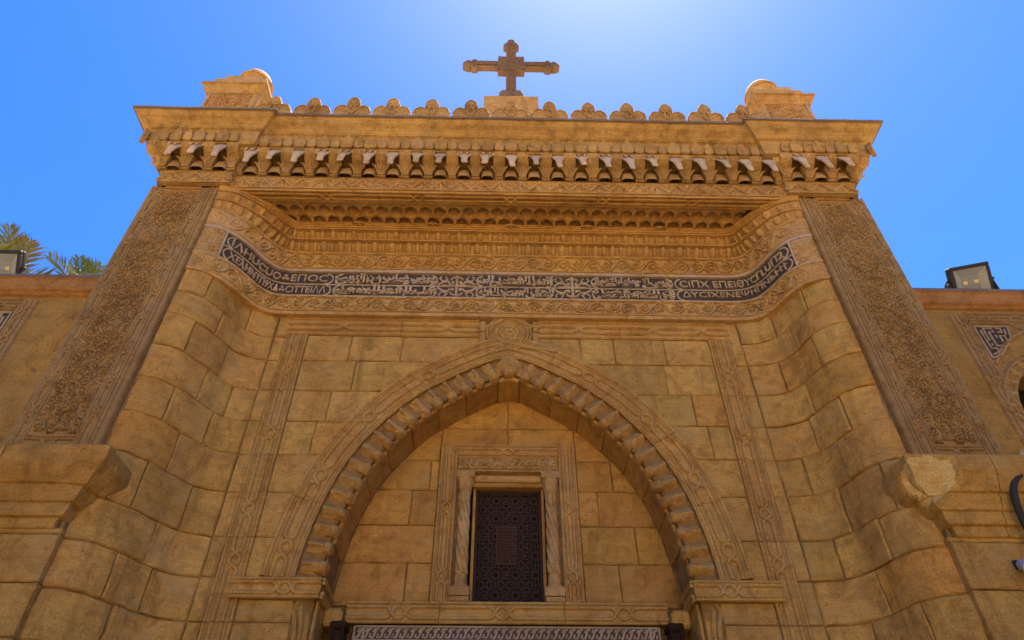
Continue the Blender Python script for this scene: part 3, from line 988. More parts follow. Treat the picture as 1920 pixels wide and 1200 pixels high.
# lattice of rosettes
GR = empty('window_grille'); GR.parent = GATE
gx0, gx1, gz0, gz1 = -.385, .405, 4.275, 5.70
GY = YT+.17
fg = lambda t, o, n: (t, GY-n, o)
bars = []
def bar(pts, r=.0055, n0=0.0):
    p = np.array(pts, float)
    ok = (p[:, 0] > gx0) & (p[:, 0] < gx1) & (p[:, 1] > gz0) & (p[:, 1] < gz1)
    if ok.sum() < len(p): return
    P = np.stack([p[:, 0], np.full(len(p), GY-n0), p[:, 1]], -1)
    bars.append(tube(P, r, k=4))
pit = .228
for i in range(-2, 3):
    for j in range(-4, 4):
        cx, cz = -.021 + (i+.5)*pit, 5.0 + (j+.5)*pit
        A = np.linspace(0, TAU, 17)
        for rr in (.036, .092): bar(np.stack([cx+rr*np.cos(A), cz+rr*np.sin(A)], -1), .005)
        for a_ in np.arange(16)*TAU/16:
            bar([(cx+.03*math.cos(a_), cz+.03*math.sin(a_)), (cx+.118*math.cos(a_), cz+.118*math.sin(a_))], .0045)
        for d in ((1, 1), (1, -1)):
            bar([(cx+pit/2-.09*d[0]*.6, cz+pit/2-.09*d[1]*.6), (cx+pit/2+.09*d[0]*.6, cz+pit/2+.09*d[1]*.6)], .0045)
            bar([(cx+pit/2-.1*d[0]*.4, cz-.0*d[1]-.05), (cx+pit/2+.1*d[0]*.4, cz+.05)], .0045)
        bar([(cx+pit/2, cz-.06), (cx+pit/2, cz+.06)], .0045); bar([(cx-.06, cz+pit/2), (cx+.06, cz+pit/2)], .0045)
        for q in (-.03, .03):
            bar([(cx+pit/2-.07, cz+pit/2+q), (cx+pit/2+.07, cz+pit/2+q)], .004); bar([(cx+pit/2+q, cz+pit/2-.07), (cx+pit/2+q, cz+pit/2+.07)], .004)
WOODL = plain('grille_wood', (.085, .05, .034), rough=.9, spec=.05, var=.3, scale=30)
obj('lattice', bars, WOODL, GR)
obj('grille_frame', [bbox(gx0-.01, gx0+.03, GY-.02, GY+.04, gz0, gz1, .005), bbox(gx1-.03, gx1+.01, GY-.02, GY+.04, gz0, gz1, .005), bbox(gx0, gx1, GY-.02, GY+.04, gz1-.035, gz1, .005), bbox(gx0, gx1, GY-.02, GY+.04, gz0, gz0+.03, .005)], WOOD, GR)
hx0, hx1, hz0, hz1 = -.125, .095, 4.79, 5.215
hp = []
for k in range(1, 6):
    hp.append(tube([(hx0+.0367*k, GY-.016, hz0), (hx0+.0367*k, GY-.016, hz1)], .005, k=4))
for k in range(1, 12):
    hp.append(tube([(hx0, GY-.018, hz0+.0355*k), (hx1, GY-.018, hz0+.0355*k)], .005, k=4))
for k in range(-9, 19, 3):
    za, zb = hz0+.0235*k, hz0+.0235*k+.22
    p = np.array([(hx0, za), (hx1, zb)])
    tt = [(max(za, hz0)-za)/.22, (min(zb, hz1)-za)/.22]
    if tt[1] > tt[0]:
        hp.append(tube([(hx0+.22*u, GY-.020, za+.22*u) for u in tt], .0045, k=4)); hp.append(tube([(hx1-.22*u, GY-.020, za+.22*u) for u in tt], .0035, k=4))
obj('hatch', hp + [bbox(hx0-.01, hx0+.005, GY-.024, GY, hz0, hz1, .003), bbox(hx1-.005, hx1+.01, GY-.024, GY, hz0, hz1, .003), bbox(hx0-.01, hx1+.01, GY-.024, GY, hz1, hz1+.015, .003), bbox(hx0-.01, hx1+.01, GY-.024, GY, hz0-.015, hz0, .003)], WOODL, GR)
# ------------------------------------------------------------------ bands that follow the wall curve
def fade(s, lo=.35, d=1.0):
    e = np.minimum(s, WL-s)
    u = np.clip(e/d, 0, 1)
    return lo + (1-lo)*u*u*(3-2*u)


def fwf(s, z, n):            # the same surface, offsets eased near the front lobes
    x, y = WALLP.at(s, n*fade(s))
    return x, y, z


def sat(x):                  # arc position of the inscription ends
    i = np.argmin(np.abs(WALLP.p[:, 0]-x)); return WALLP.s[i]


TS0, TS1 = sat(-3.86), sat(3.86)
def sband(z, n, n2=None, k=240, s0=0.0, s1=None):
    s = np.linspace(s0, WL if s1 is None else s1, k)
    return np.stack(fwf(s, np.full_like(s, z), n), -1)


# ground faces of the coved cornice: profile (n, z)
def sweep_wall(prof, name, mat, k=240, s0=0.0, s1=None):
    P = np.stack([sband(z, n, k=k, s0=s0, s1=s1) for n, z in prof])
    return obj(name, [G(P)], mat, GATE)


sweep_wall([(-.03, 7.90), (.085, 7.905), (.10, 7.925), (.10, 7.945)], 'band_fillet', CARVE)
sweep_wall([(.10, 8.225), (.105, 8.235), (.105, 8.255), (.07, 8.256)], 'band_fillet', PALE)
sweep_wall([(.07, 8.71), (.115, 8.712), (.125, 8.73), (.125, 8.755), (.10, 8.756)], 'band_fillet', PALE)
# carved bands, cut in lengths
cuts = np.linspace(0, WL, 8)
for k in range(7):
    L = cuts[k+1]-cuts[k]-.004
    m = vine(L, .285, .0105, .042, period=.5, seed=20+k)
    put('carved_band', m.mesh(lambda a_, b_, n, k=k: fwf(cuts[k]+a_, 7.943+b_, .085+n)), CARVE)
    m = vine(L, .30, .0105, .038, period=.46, seed=40+k)
    put('carved_band', m.mesh(lambda a_, b_, n, k=k: fwf(cuts[k]+a_, 8.757+b_, .10+.045*b_/.3+n)), CARVE if k in (0, 6) else MOULD)
# carving between the pilaster and the inscription
for s0, s1 in ((0.0, TS0-.03), (TS1+.03, WL)):
    m = arabesque(s1-s0, .455, .0105, .075, .036, seed=int(s0*10)+3)
    put('carved_panel', m.mesh(lambda a_, b_, n, s0=s0: fwf(s0+a_, 8.256+b_, .085+n)), CARVE)
for s0 in (TS0-.03, TS1):
    put('inscription_stop', [G(np.stack([np.stack(fwf(np.array([s0, s0+.03]), np.full(2, z), n), -1) for z, n in ((8.25, .085), (8.25, .118), (8.715, .118), (8.715, .085))]))], PALE)
# egg rows of the cove
sweep_wall([(.15, 9.055), (.165, 9.06), (.165, 9.075), (.12, 9.08), (.13, 9.12), (.19, 9.235), (.262, 9.24), (.265, 9.262), (.205, 9.265), (.21, 9.30), (.26, 9.40), (.325, 9.405), (.33, 9.425), (.31, 9.435)], 'cove', MOULD)
def eggs(z0, n0, z1, n1, pitch, fillw, rad, name):
    ps = []
    k = int(WL/pitch)
    for i in range(k):
        s = (i+.5)*WL/k
        jj = RNG.uniform(.9, 1.08)
        big = i % 2 == 0
        w = fillw*(1 if big else .62)*jj
        u = np.linspace(0, 1, 6); q = np.linspace(-1, 1, 6)
        sh = np.sqrt(np.clip(1-(2*u-1)**4, .02, 1))
        S = s + q[None]*w*sh[:, None]
        Z = np.repeat((z0+(z1-z0)*u)[:, None], 6, 1)
        NN = (n0+(n1-n0)*u)[:, None] + rad*(1 if big else .75)*np.sqrt(np.clip(1-q**2, 0, 1))[None]*sh[:, None] - .012
        P = np.stack(fwf(S, Z, NN), -1)
        P = P + vnoise(P, 25.0)[..., None]*.004
        put(name, G(P), MOULD, smooth=True)
eggs(9.085, .145, 9.235, .215, .125, .050, .065, 'egg')
eggs(9.27, .235, 9.40, .285, .155, .044, .06, 'bead')
# top roll of the cove under the soffit
ps = []
for n, z, r in ((.325, 9.455, .020), (.345, 9.480, .016), (.365, 9.494, .013)):
    P = sband(z, n, k=260, s0=.25, s1=WL-.25)
    ps.append(tube(P, r, N=(0, -1, -.5), k=6))
P = np.stack([sband(z, n, k=260) for n, z in ((.30, 9.43), (.335, 9.485), (.375, 9.505))])
put('soffit_moulding', ps + [G(P)], MOULD)
for xk in (-2.25, -1.15, .02, 1.15, 2.25):
    A = np.linspace(0, TAU, 15)
    put('soffit_knot', [tube(np.stack([xk+.05*np.cos(A)*1.5, .60+.035*np.sin(A), np.full(15, 9.478)], -1), .014, N=(0, 0, -1)), ico((xk, .60, 9.48), .028)], MOULD, smooth=True)

# ------------------------------------------------------------------ inscription
put('inscription_ground', [G(np.stack([sband(z, .075, k=220, s0=TS0-.01, s1=TS1+.01) for z in (8.25, 8.48, 8.715)]))], INK)
FORMS = {}
def shape_arabic(txt):
    base = {'ا': (0xFE8D, 2), 'ب': (0xFE8F, 4), 'ت': (0xFE95, 4), 'ة': (0xFE93, 2), 'ث': (0xFE99, 4), 'ج': (0xFE9D, 4), 'ح': (0xFEA1, 4), 'خ': (0xFEA5, 4), 'د': (0xFEA9, 2), 'ذ': (0xFEAB, 2), 'ر': (0xFEAD, 2), 'ز': (0xFEAF, 2), 'س': (0xFEB1, 4), 'ش': (0xFEB5, 4), 'ص': (0xFEB9, 4), 'ض': (0xFEBD, 4), 'ط': (0xFEC1, 4), 'ظ': (0xFEC5, 4), 'ع': (0xFEC9, 4), 'غ': (0xFECD, 4), 'ف': (0xFED1, 4), 'ق': (0xFED5, 4), 'ك': (0xFED9, 4), 'ل': (0xFEDD, 4), 'م': (0xFEE1, 4), 'ن': (0xFEE5, 4), 'ه': (0xFEE9, 4), 'و': (0xFEED, 2), 'ى': (0xFEEF, 2), 'ي': (0xFEF1, 4), 'ء': (0xFE80, 1)}
    out = []
    t = txt.replace('لا', '\u0001')
    for i, c in enumerate(t):
        if c == '\u0001':
            prev = i > 0 and t[i-1] in base and base[t[i-1]][1] == 4
            out.append(chr(0xFEFC if prev else 0xFEFB)); continue
        if c not in base: out.append(c); continue
        b0, nf = base[c]
        prev = i > 0 and t[i-1] in base and base[t[i-1]][1] == 4
        nxt = nf == 4 and i+1 < len(t) and (t[i+1] in base and base[t[i+1]][1] > 1 or t[i+1] == '\u0001')
        if nf == 1: out.append(chr(b0))
        elif nf == 2: out.append(chr(b0+(1 if prev else 0)))
        else: out.append(chr(b0+(3 if prev and nxt else 2 if nxt else 1 if prev else 0)))
    return ''.join(reversed(out))


DG = None
def text_verts(body, bold=.012, res=3):
    c = bpy.data.curves.new('lettering', 'FONT')
    c.body = body; c.size = 1.0; c.resolution_u = res; c.offset = bold; c.extrude = .05
    o = bpy.data.objects.new('lettering', c); COL.objects.link(o)
    dg = bpy.context.evaluated_depsgraph_get()
    me = o.evaluated_get(dg).to_mesh()
    V = np.array([v.co[:] for v in me.vertices])
    by = {}
    for p in me.polygons: by.setdefault(len(p.vertices), []).append(list(p.vertices))
    F = [np.array(v) for v in by.values()]
    o.evaluated_get(dg).to_mesh_clear()
    bpy.data.objects.remove(o); bpy.data.curves.remove(c)
    return V, F


def letters(name, body, s0, s1, z0, z1, mat=PALE, bold=.012, n0=.076, n1=.102, f=fwf):
    V, F = text_verts(body, bold)
    mn, mx = V.min(0), V.max(0)
    a = (V[:, 0]-mn[0])/(mx[0]-mn[0]); b = (V[:, 1]-mn[1])/(mx[1]-mn[1]); d = (V[:, 2]-mn[2])/(mx[2]-mn[2])
    P = np.stack(f(s0+a*(s1-s0), z0+b*(z1-z0), n0+(n1-n0)*d), -1)
    put(name, [(P, F)], mat)


fi_ = lambda t, o, n: fwf(t, 8.483+o, .078+n)
def sx(x): return float(np.interp(x, WALLP.p[:, 0], WALLP.s))
cart = [(TS0+.05, sx(-2.54)), (sx(-2.46), sx(-1.05)), (sx(-.45), sx(.60)), (sx(1.20), sx(2.33)), (sx(2.41), TS1-.05)]
UP, LO = (8.502, 8.685), (8.278, 8.462)
rolls = [roll(fi_, [(TS0, .0), (TS1, .0)], .011)]
for a_, b_ in cart:                       # rounded frames of the cartouches
    for oc in (.112, -.112):
        h = .098
        th = np.linspace(math.pi/2, -math.pi/2, 9)
        for ee, sg in ((b_, 1), (a_, -1)):
            rolls.append(roll(fi_, np.stack([ee - sg*.07 + sg*.09*np.cos(th), oc + h*np.sin(th)], -1), .012))
put('cartouche_frames', rolls, PALE)
for xk in (-.75, .90):                    # fleury crosses between the cartouches
    sk = sx(xk)
    ps = [roll(fi_, [(sk-.2, 0), (sk+.2, 0)], .02, n0=.008), roll(fi_, [(sk, -.2), (sk, .2)], .022, n0=.010)]
    for sg in (-1, 1):
        ps.append(roll(fi_, [(sk-.085, sg*.125), (sk-.07, sg*.16), (sk, sg*.185), (sk+.07, sg*.16), (sk+.085, sg*.125)], .017, n0=.006, step=.02))
        for s2 in (-1, 1):
            ps.append(roll(fi_, [(sk+s2*.04, sg*.05), (sk+s2*.10, sg*.055), (sk+s2*.12, sg*.10), (sk+s2*.20, sg*.085), (sk+s2*.27, sg*.03)], .016, step=.02))
            ps.append(roll(fi_, [(sk+s2*.17, sg*.20), (sk+s2*.13, sg*.14), (sk+s2*.2, sg*.10), (sk+s2*.25, sg*.16), (sk+s2*.22, sg*.2)], .012, step=.02))
            ps.append(plate([(sk+s2*.055-.02, sg*.075-.02), (sk+s2*.055+.02, sg*.075-.02), (sk+s2*.055+.02, sg*.075+.02), (sk+s2*.055-.02, sg*.075+.02)], fi_, 0, .02))
    put('carved_cross', ps, PALE)
AR_TXT = [(1, 'عوض ضاب من التعب وملا وظلال البهى', 'هل القوا السماء السلام الملائكة اليها'),
          (2, 'احيا القصر الى السيد المسيح اله', 'الحق البيت الدنيا سعى المجد الى'),
          (3, 'عيسى الا جملها بالاعمال من الا مه', 'ق الهم قصا ه حق سنة الاباء عصى')]
def words(txt, a_, b_, z0, z1, n1):       # each word its own raised piece, laid out from the right
    ws = [text_verts(shape_arabic(w), .028) for w in reversed(txt.split(' '))]
    y0 = min(V[:, 1].min() for V, F in ws); y1 = max(V[:, 1].max() for V, F in ws)
    wd = [V[:, 0].max()-V[:, 0].min() for V, F in ws]
    gap = .12
    k = (b_-a_)/(sum(wd)+gap*(len(wd)-1))
    x = a_
    for (V, F), w in zip(ws, wd):
        s_ = x+(V[:, 0]-V[:, 0].min())*k
        z_ = z0+(V[:, 1]-y0)/(y1-y0)*(z1-z0)
        d = (V[:, 2]-V[:, 2].min())/max(1e-6, V[:, 2].max()-V[:, 2].min())
        put('arabic_word', [(np.stack(fwf(s_, z_, .076+(n1-.076)*d), -1), F)], PALE)
        x += (w+gap)*k
def stacked(txt, a_, b_, z0, z1):     # two interlocking tiers of words, as in thuluth bands
    ws = txt.split(' ')
    k = (len(ws)+1)//2
    h = z1-z0
    words(' '.join(ws[:k]), a_, b_, z0+.26*h, z1, .102)
    words(' '.join(ws[k:]), a_+.01, b_-.02, z0-.02*h, z0+.66*h, .099)
for ci, u, l in AR_TXT:
    a_, b_ = cart[ci]
    stacked(u, a_-.03, b_+.03, UP[0]-.010, UP[1]+.016)
    stacked(l, a_-.03, b_+.03, LO[0]-.012, LO[1]+.010)
for ci in (1, 2, 3):      # diamond dots filling the ground between the words
    a_, b_ = cart[ci]
    for z0, z1 in (UP, LO):
        fill_ = []
        for q in range(16):
            s_ = a_+(q+.5)*(b_-a_)/16+RNG.uniform(-.02, .02); o_ = RNG.uniform(z0, z1)-8.483; d_ = .013
            fill_.append(plate([(s_-d_, o_), (s_, o_-d_), (s_+d_, o_), (s_, o_+d_)], fi_, 0, .018))
        put('letter_dots', fill_, PALE).__setitem__('kind', 'stuff')
CO = [(0, 'IΛHUCUO\u2042EΠOC', 'XEλHNTΠ9XΔ\u2042CITTEIΛΛ'), (4, 'CIΠX EΠEIΘYCΓLUΠ2', 'ΔYCIXENEΨΗΠNЬH†')]
for ci, u, l in CO:
    a_, b_ = cart[ci]
    letters('coptic_inscription', u, a_+.04, b_-.05, UP[0]+.022, UP[1]-.022, bold=.006)
    letters('coptic_inscription', l, a_+.05, b_-.04, LO[0]+.020, LO[1]-.024, bold=.006)

# ------------------------------------------------------------------ soffit with muqarnas cells and front mouldings
sof = Relief(6.9, .50, .0125)
H = sof.H
X, Y = np.meshgrid(np.linspace(0, 6.9, sof.nx+1), np.linspace(0, .50, sof.ny+1))
Hs = np.zeros_like(X)
pc_ = .2105
for r_, (yy, off) in enumerate(((.165, 0.0), (.365, .5))):
    u = (X/pc_+off) % 1.0 - .5
    d = np.sqrt((u*pc_/.086)**2 + ((Y-yy)/.092)**2)
    Hs = np.maximum(Hs, np.where(d < 1, .11*np.clip((1-d**4.0), 0, 1)**.5, 0))
    st = np.abs(((X/pc_+off+.5) % 1.0)-.5)*pc_
    Hs -= .03*np.clip(1-(st/.035)-np.abs(Y-yy)/.10, 0, 1)
sof.H = Hs
put('muqarnas_soffit', sof.mesh(lambda a_, b_, n: (-3.45+a_, .215+b_, 9.50+n), noise=.004), MOULD)
lm = lambda y0: (lambda t, o, n: (-3.98+t, y0+o, 9.497-n))
put('soffit_front_moulding', knotband(lm(.115), 7.96, .042, [1.35, 2.65, 3.98, 5.3, 6.6], .024, True, edges=[(-.095, .02), (.085, .018)], base=(-.12, .11, .0), rl=.045), MOULD)
put('lintel_bed', [box(-4.1, 4.1, .0, .235, 9.501, 9.64)], MOULD)

# ------------------------------------------------------------------ front cornice: frieze, corbels, heads, tablets, cyma
YP = -.075                                  # the parts over the pilasters stand forward
plan = [(-4.985, 2.3), (-4.985, YP), (-3.97, YP), (-3.97, 0.0), (3.97, 0.0), (3.97, YP), (4.985, YP), (4.985, 2.3)]
plan = np.array(plan)
SEG = []
for a_, b_ in zip(plan[:-1], plan[1:]):
    T_ = (b_-a_)/np.linalg.norm(b_-a_)
    SEG.append((a_, T_, np.array([T_[1], -T_[0]]), np.linalg.norm(b_-a_)))


def mitre(n):
    out = []
    for i in range(len(plan)):
        if i == 0: d = SEG[0][2]
        elif i == len(plan)-1: d = SEG[-1][2]
        else:
            n1, n2 = SEG[i-1][2], SEG[i][2]
            d = (n1+n2)/(1+np.dot(n1, n2))
        out.append(plan[i]+d*n)
    return np.array(out)


def sweep_plan(prof, name, mat, sub=.12):
    """profile (n,z) swept along the plan, wavering a little like worn stone"""
    rows = []
    for n, z in prof:
        q = mitre(n)
        pts = []
        for i, (a_, b_) in enumerate(zip(q[:-1], q[1:])):
            k = max(1, int(np.linalg.norm(plan[i+1]-plan[i])/sub))
            for j in range(k): pts.append(a_+(b_-a_)*j/k)
        pts.append(q[-1])
        pts = np.array(pts)
        rows.append(np.stack([pts[:, 0], pts[:, 1], np.full(len(pts), z)], -1))
    P = np.stack(rows)
    P[..., 2] += vnoise(P*[1, 1, 0], 2.3)*.006
    P[..., 1] += vnoise(P, 4.0, 4)*.004
    return obj(name, [G(P)], mat, GATE)


# frieze, cut into lengths
for k, (a_, T_, n_, L) in enumerate(SEG):
    if k in (0, 6): continue
    if L < .2:
        continue
    m_ = max(1, int(round(L/2.0)))
    for j in range(m_):
        l = L/m_
        fz = Relief(l-.004, .235, .010)
        g = random.Random(k*10+j)
        P_ = .30; cnt = max(1, round(l/P_)); P_ = l/cnt
        for i in range(cnt+1):
            x = i*P_
            fz.stroke([(x, .03), (x+P_*.25, .12), (x+P_*.5, .205)], .022, .042); fz.stroke([(x+P_*.5, .205), (x+P_*.78, .10), (x+P_, .03)], .022, .042)
            for q_ in range(3): fz.leaf(x+P_*(.25+.25*q_), .12+.03*(q_-1), g.uniform(0, TAU), .075, .022, .024)
            fz.dot(x+P_*.5, .06, .035, .024); fz.dot(x, .175, .035, .024); fz.leaf(x+P_*.5, .1, 1.57, .06, .02, .022)
        fz.stroke([(0, .012), (l, .012)], .014, .024); fz.stroke([(0, .225), (l, .225)], .014, .024)
        put('frieze', fz.mesh(lambda u, v, n, a_=a_, T_=T_, n_=n_, j=j, l=l: (a_[0]+T_[0]*(u+j*l)+n_[0]*(.005+n), a_[1]+T_[1]*(u+j*l)+n_[1]*(.005+n), 9.502+v)), CARVE)
sweep_plan([(-.05, 9.495), (.004, 9.497), (.004, 9.74), (.03, 9.742), (.03, 9.755), (-.05, 9.756)], 'frieze_ground', CARVE)
# shelf above the corbels and cyma with thin top slab
sweep_plan([(-.12, 9.75), (-.10, 10.04), (-.10, 10.07), (.27, 10.085), (.278, 10.10), (.278, 10.14), (.285, 10.38), (.33, 10.395), (.335, 10.41), (.345, 10.415), (.36, 10.44), (.40, 10.48), (.455, 10.515), (.49, 10.555), (.495, 10.575), (.515, 10.577)], 'cyma', CORN)
sweep_plan([(.40, 10.577), (.53, 10.578), (.535, 10.60), (.53, 10.625), (-.3, 10.66)], 'cornice_slab', LEAD)
put('roof', [box(-4.9, 4.9, .1, 2.5, 10.56, 10.64)], LEAD)

# prototypes at the origin: +x along the wall, -y outwards, z absolute from the frieze top
def corbel_mesh(w):
    prof = [(.0, 9.742), (.055, 9.752), (.070, 9.79), (.085, 9.86), (.115, 9.93), (.19, 9.965), (.255, 10.01), (.280, 10.085), (0, 10.09)]
    q = np.linspace(-1, 1, 7)
    bw = [.60, .60, .56, .62, .90, .86, .82, .86, .86]
    P = np.zeros((len(prof), 7, 3))
    for i, (n, z) in enumerate(prof):
        P[i, :, 0] = q*w*bw[i]
        P[i, :, 1] = -n - .016*(1-q**2)*(1 if 0 < i < 8 else 0)
        P[i, :, 2] = z
    V1, F1 = G(P)
    side = []
    for e in (0, 6):
        r = P[:, e]
        V = np.concatenate([r, r*[1, 0, 1]+[0, .26, 0]])
        k = len(r)
        side.append((V, [np.array([(i, i+1, k+i+1, k+i) for i in range(k-1)])]))
    ps = [(V1, F1)] + side
    for j in (-2, -1, 0, 1, 2):       # ribbed palmette
        ps.append(tube([(j*w*.16, -.082, 9.765), (j*w*.24, -.105, 9.83), (j*w*.42, -.135, 9.895), (j*w*.62, -.170, 9.925-.012*abs(j))], [.012, .019, .024, .007], N=(0, -1, -.3), k=6))
    for j in (-1, 1):
        ps.append(tube([(j*w*.5, -.16, 9.955), (j*w*.5, -.215, 9.995), (j*w*.5, -.272, 10.04), (j*w*.5, -.29, 10.08)], .012, N=(0, -1, -1), k=5))
    ps.append(bbox(-w*.62, w*.62, -.075, .01, 9.742, 9.768, .006))
    return mesh('corbel', ps)


def pillow_mesh(w):
    u = np.linspace(0, math.pi/2+.3, 7); q = np.linspace(-1, 1, 9)
    P = np.zeros((7, 9, 3))
    for i, a_ in enumerate(u):
        P[i, :, 0] = q*w
        e = np.clip(1-q**4, .0, 1)**.5
        P[i, :, 1] = .02 - .125*np.cos(a_*.80)*e
        P[i, :, 2] = 9.75 + .225*np.sin(a_)*(.60+.40*e)
    return mesh('pillow_stone', [G(P)], True)


def head_mesh(v, rg):
    ax = [(-.12, 10.10, .088, .07), (-.235, 10.07, .086, .065), (-.275, 10.0, .070, .055), (-.305, 9.93, .048, .042), (-.325, 9.85, .036, .034), (-.335, 9.79, .036, .034), (-.335, 9.765, .022, .02)]
    A = np.arange(10)*TAU/10
    P = np.zeros((len(ax), 10, 3))
    ln = rg.uniform(1.08, 1.36)
    tw = rg.uniform(-.03, .03)
    for i, (y, z, a_, b_) in enumerate(ax):
        z = 10.085-(10.085-z)*ln
        P[i, :, 0] = 1.25*a_*np.cos(A)*rg.uniform(.94, 1.06) + tw*(i/6)
        P[i, :, 1] = y + b_*np.sin(A)*.8
        P[i, :, 2] = z + b_*np.sin(A)*.6
    P += vnoise(P, 18.0, v)[..., None]*.009
    V, F = G(P, closed=True)
    ps = [(V, F + [[list(range(60, 70))]])]
    if v % 3:
        for j in (-1, 1):
            ps.append(ico((j*.092, -.26, 10.05), .026, .7, .8))
            ps.append(tube([(j*.05, -.29, 10.05), (j*.05, -.325, 10.0), (j*.036, -.345, 9.94)], .013, k=5))
    return mesh('cow_head', ps, True)


def tablet_mesh(w, h, inner):
    t = np.linspace(0, 1, 9)
    side = np.stack([w*np.where(t < .12, .90+.10*t/.12, 1)*np.clip(1-np.clip((t-.25)/.75, 0, 1)**1.9, .02, 1), h*t], -1)
    out = np.concatenate([[(-w*.9, 0)], side, side[::-1]*[-1, 1]])
    out = np.concatenate([side, (side*[-1, 1])[::-1][1:]])
    f = lambda a_, b_, n: (a_, -.292-.018*b_/h-n, 10.095+b_)
    ps = [plate(out, f, -.02, .030, .010)]
    rim = out*.985
    P = np.stack(f(rim[:, 0], rim[:, 1], np.full(len(rim), .026)), -1)
    ps.append(tube(P, .012, k=5))
    if inner:
        r2_ = out*[.55, .6]+[0, h*.08]
        P = np.stack(f(r2_[:, 0], r2_[:, 1], np.full(len(r2_), .022)), -1); ps.append(tube(P, .007, k=5))
        ps.append(ico((0, -.315, 10.105+h*.38), w*.28, .6, 1.2))
    else:
        for j in (-1, 0, 1):
            P = np.stack(f(np.array([j*w*.25, j*w*.42, j*w*.3]), np.array([.02, h*.45, h*.78]), np.full(3, .022)), -1); ps.append(tube(P, .010, k=5))
    return mesh('leaf_tablet', ps)


CORB = corbel_mesh(.100); PILW = pillow_mesh(.105)
HEADS = [head_mesh(v, random.Random(v)) for v in range(6)]
TAB_B = tablet_mesh(.082, .262, False); TAB_S = tablet_mesh(.056, .225, True)
for m_, mt in ((CORB, CORN), (PILW, CARVE), (TAB_B, CORN), (TAB_S, CORN)): m_.materials.append(mt)
for m_ in HEADS: m_.materials.append(HEADS_M)


def run(seg, first, pitch, count):
    a_, T_, n_, L = SEG[seg]
    rz = math.atan2(T_[1], T_[0])
    def at(d): return (a_[0]+T_[0]*d, a_[1]+T_[1]*d, 0)
    for i in range(count):
        d = first+i*pitch
        z = RNG.uniform(-.006, .006)
        link('cow_head', RNG.choice(HEADS), None, GATE, Vector(at(d))+Vector((0, 0, z)), rz + RNG.uniform(-.05, .05))
        link('leaf_tablet', TAB_B, None, GATE, at(d), rz, (RNG.uniform(.94, 1.05), 1, 1))
        link('pillow_stone', PILW, None, GATE, at(d), rz)
        if i < count-1 or True:
            link('corbel', CORB, None, GATE, at(d+pitch/2), rz, (RNG.uniform(.95, 1.05), 1, 1))
            link('leaf_tablet', TAB_S, None, GATE, at(d+pitch/2), rz)
    link('corbel', CORB, None, GATE, at(first-pitch/2), rz)
    link('leaf_tablet', TAB_S, None, GATE, at(first-pitch/2), rz)


run(3, 3.97-11*.341, .341, 23)
run(1, .16, .33, 3)
run(5, .20, .33, 3)

# corner leaves of the bracket table
for sg in (-1, 1):
    for cx, cy in ((sg*4.985, YP),):
        rz = sg*math.pi/4
        link('corbel', CORB, None, GATE, (cx-sg*.02, cy+.02, 0), rz, (1.05, 1.25, 1))
        link('leaf_tablet', TAB_B, None, GATE, (cx+sg*.085, cy-.085, 0), rz)

# ------------------------------------------------------------------ pilasters
pan = arabesque(.50, 3.98, .0085, .058, .042, seed=77, rad=.0115)
for sg in (-1, 1):
    PL = empty('pilaster'); PL.parent = GATE
    fp = lambda t, o, n, sg=sg: (sg*(4.13+o), .0-n, t)
    pp = lambda name, pcs, mat, smooth=False: obj(name, pcs if isinstance(pcs, list) else [pcs], mat, PL, smooth)
    # body
    pp('pilaster_body', [bbox(sg*4.135, sg*5.07, .003, .35, 5.0, 9.5, .01)], PILA)
    pp('carved_panel', pan.mesh(lambda a_, b_, n, sg=sg: (sg*(4.375+a_), .012-n, 5.40+b_), noise=.003, chip=.4), PILA)
    # inner return mouldings
    pp('edge_moulding', [tube([(sg*(4.155), .01, z) for z in np.linspace(5.2, 9.5, 30)], .028), tube([(sg*4.215, .0, z) for z in np.linspace(5.2, 9.5, 30)], .02), tube([(sg*4.262, .0, z) for z in np.linspace(5.2, 9.5, 30)], .012),
                         tube([(sg*5.055, .01, z) for z in np.linspace(5.2, 9.5, 30)], .024), tube([(sg*4.135, .10, z) for z in np.linspace(5.2, 9.5, 30)], .03, N=(-sg, 0, 0))], PILA)
    for o0 in (.185, .835):
        z = 5.42
        fv = lambda t, o, n, sg=sg, o0=o0: (sg*(4.13+o0+o), .002-n, 5.25+t)
        nodes = np.arange(.42, 4.1, .455)
        pp('knot_strip', knotband(fv, 4.22, .034, list(nodes), .0165, True, edges=[(-.062, .012), (.062, .014)], rl=.036), PILA)
        for t in nodes:
            pp('boss', ico((sg*(4.13+o0), -.012, 5.25+t), .03, .8, 1), PILA, True)
            pp('coloured_boss', ico((sg*(4.13+o0)+RNG.uniform(-.008, .008), -.008, 5.25+t-.115), RNG.uniform(.024, .034), .5, .8, jit=.3), BOSS if RNG.random() < .75 else PILA, True)
    # bottom and top cross strips
    for zc, nm in ((5.30, [.26]), (9.43, [])):
        fh = lambda t, o, n, sg=sg, zc=zc: (sg*(4.375+t), .0-n, zc+o)
        pp('cross_strip', knotband(fh, .50, .036, nm, .017, True, edges=[(-.07, .013), (.07, .013)], rl=.04), PILA if zc < 6 else OCHRE)

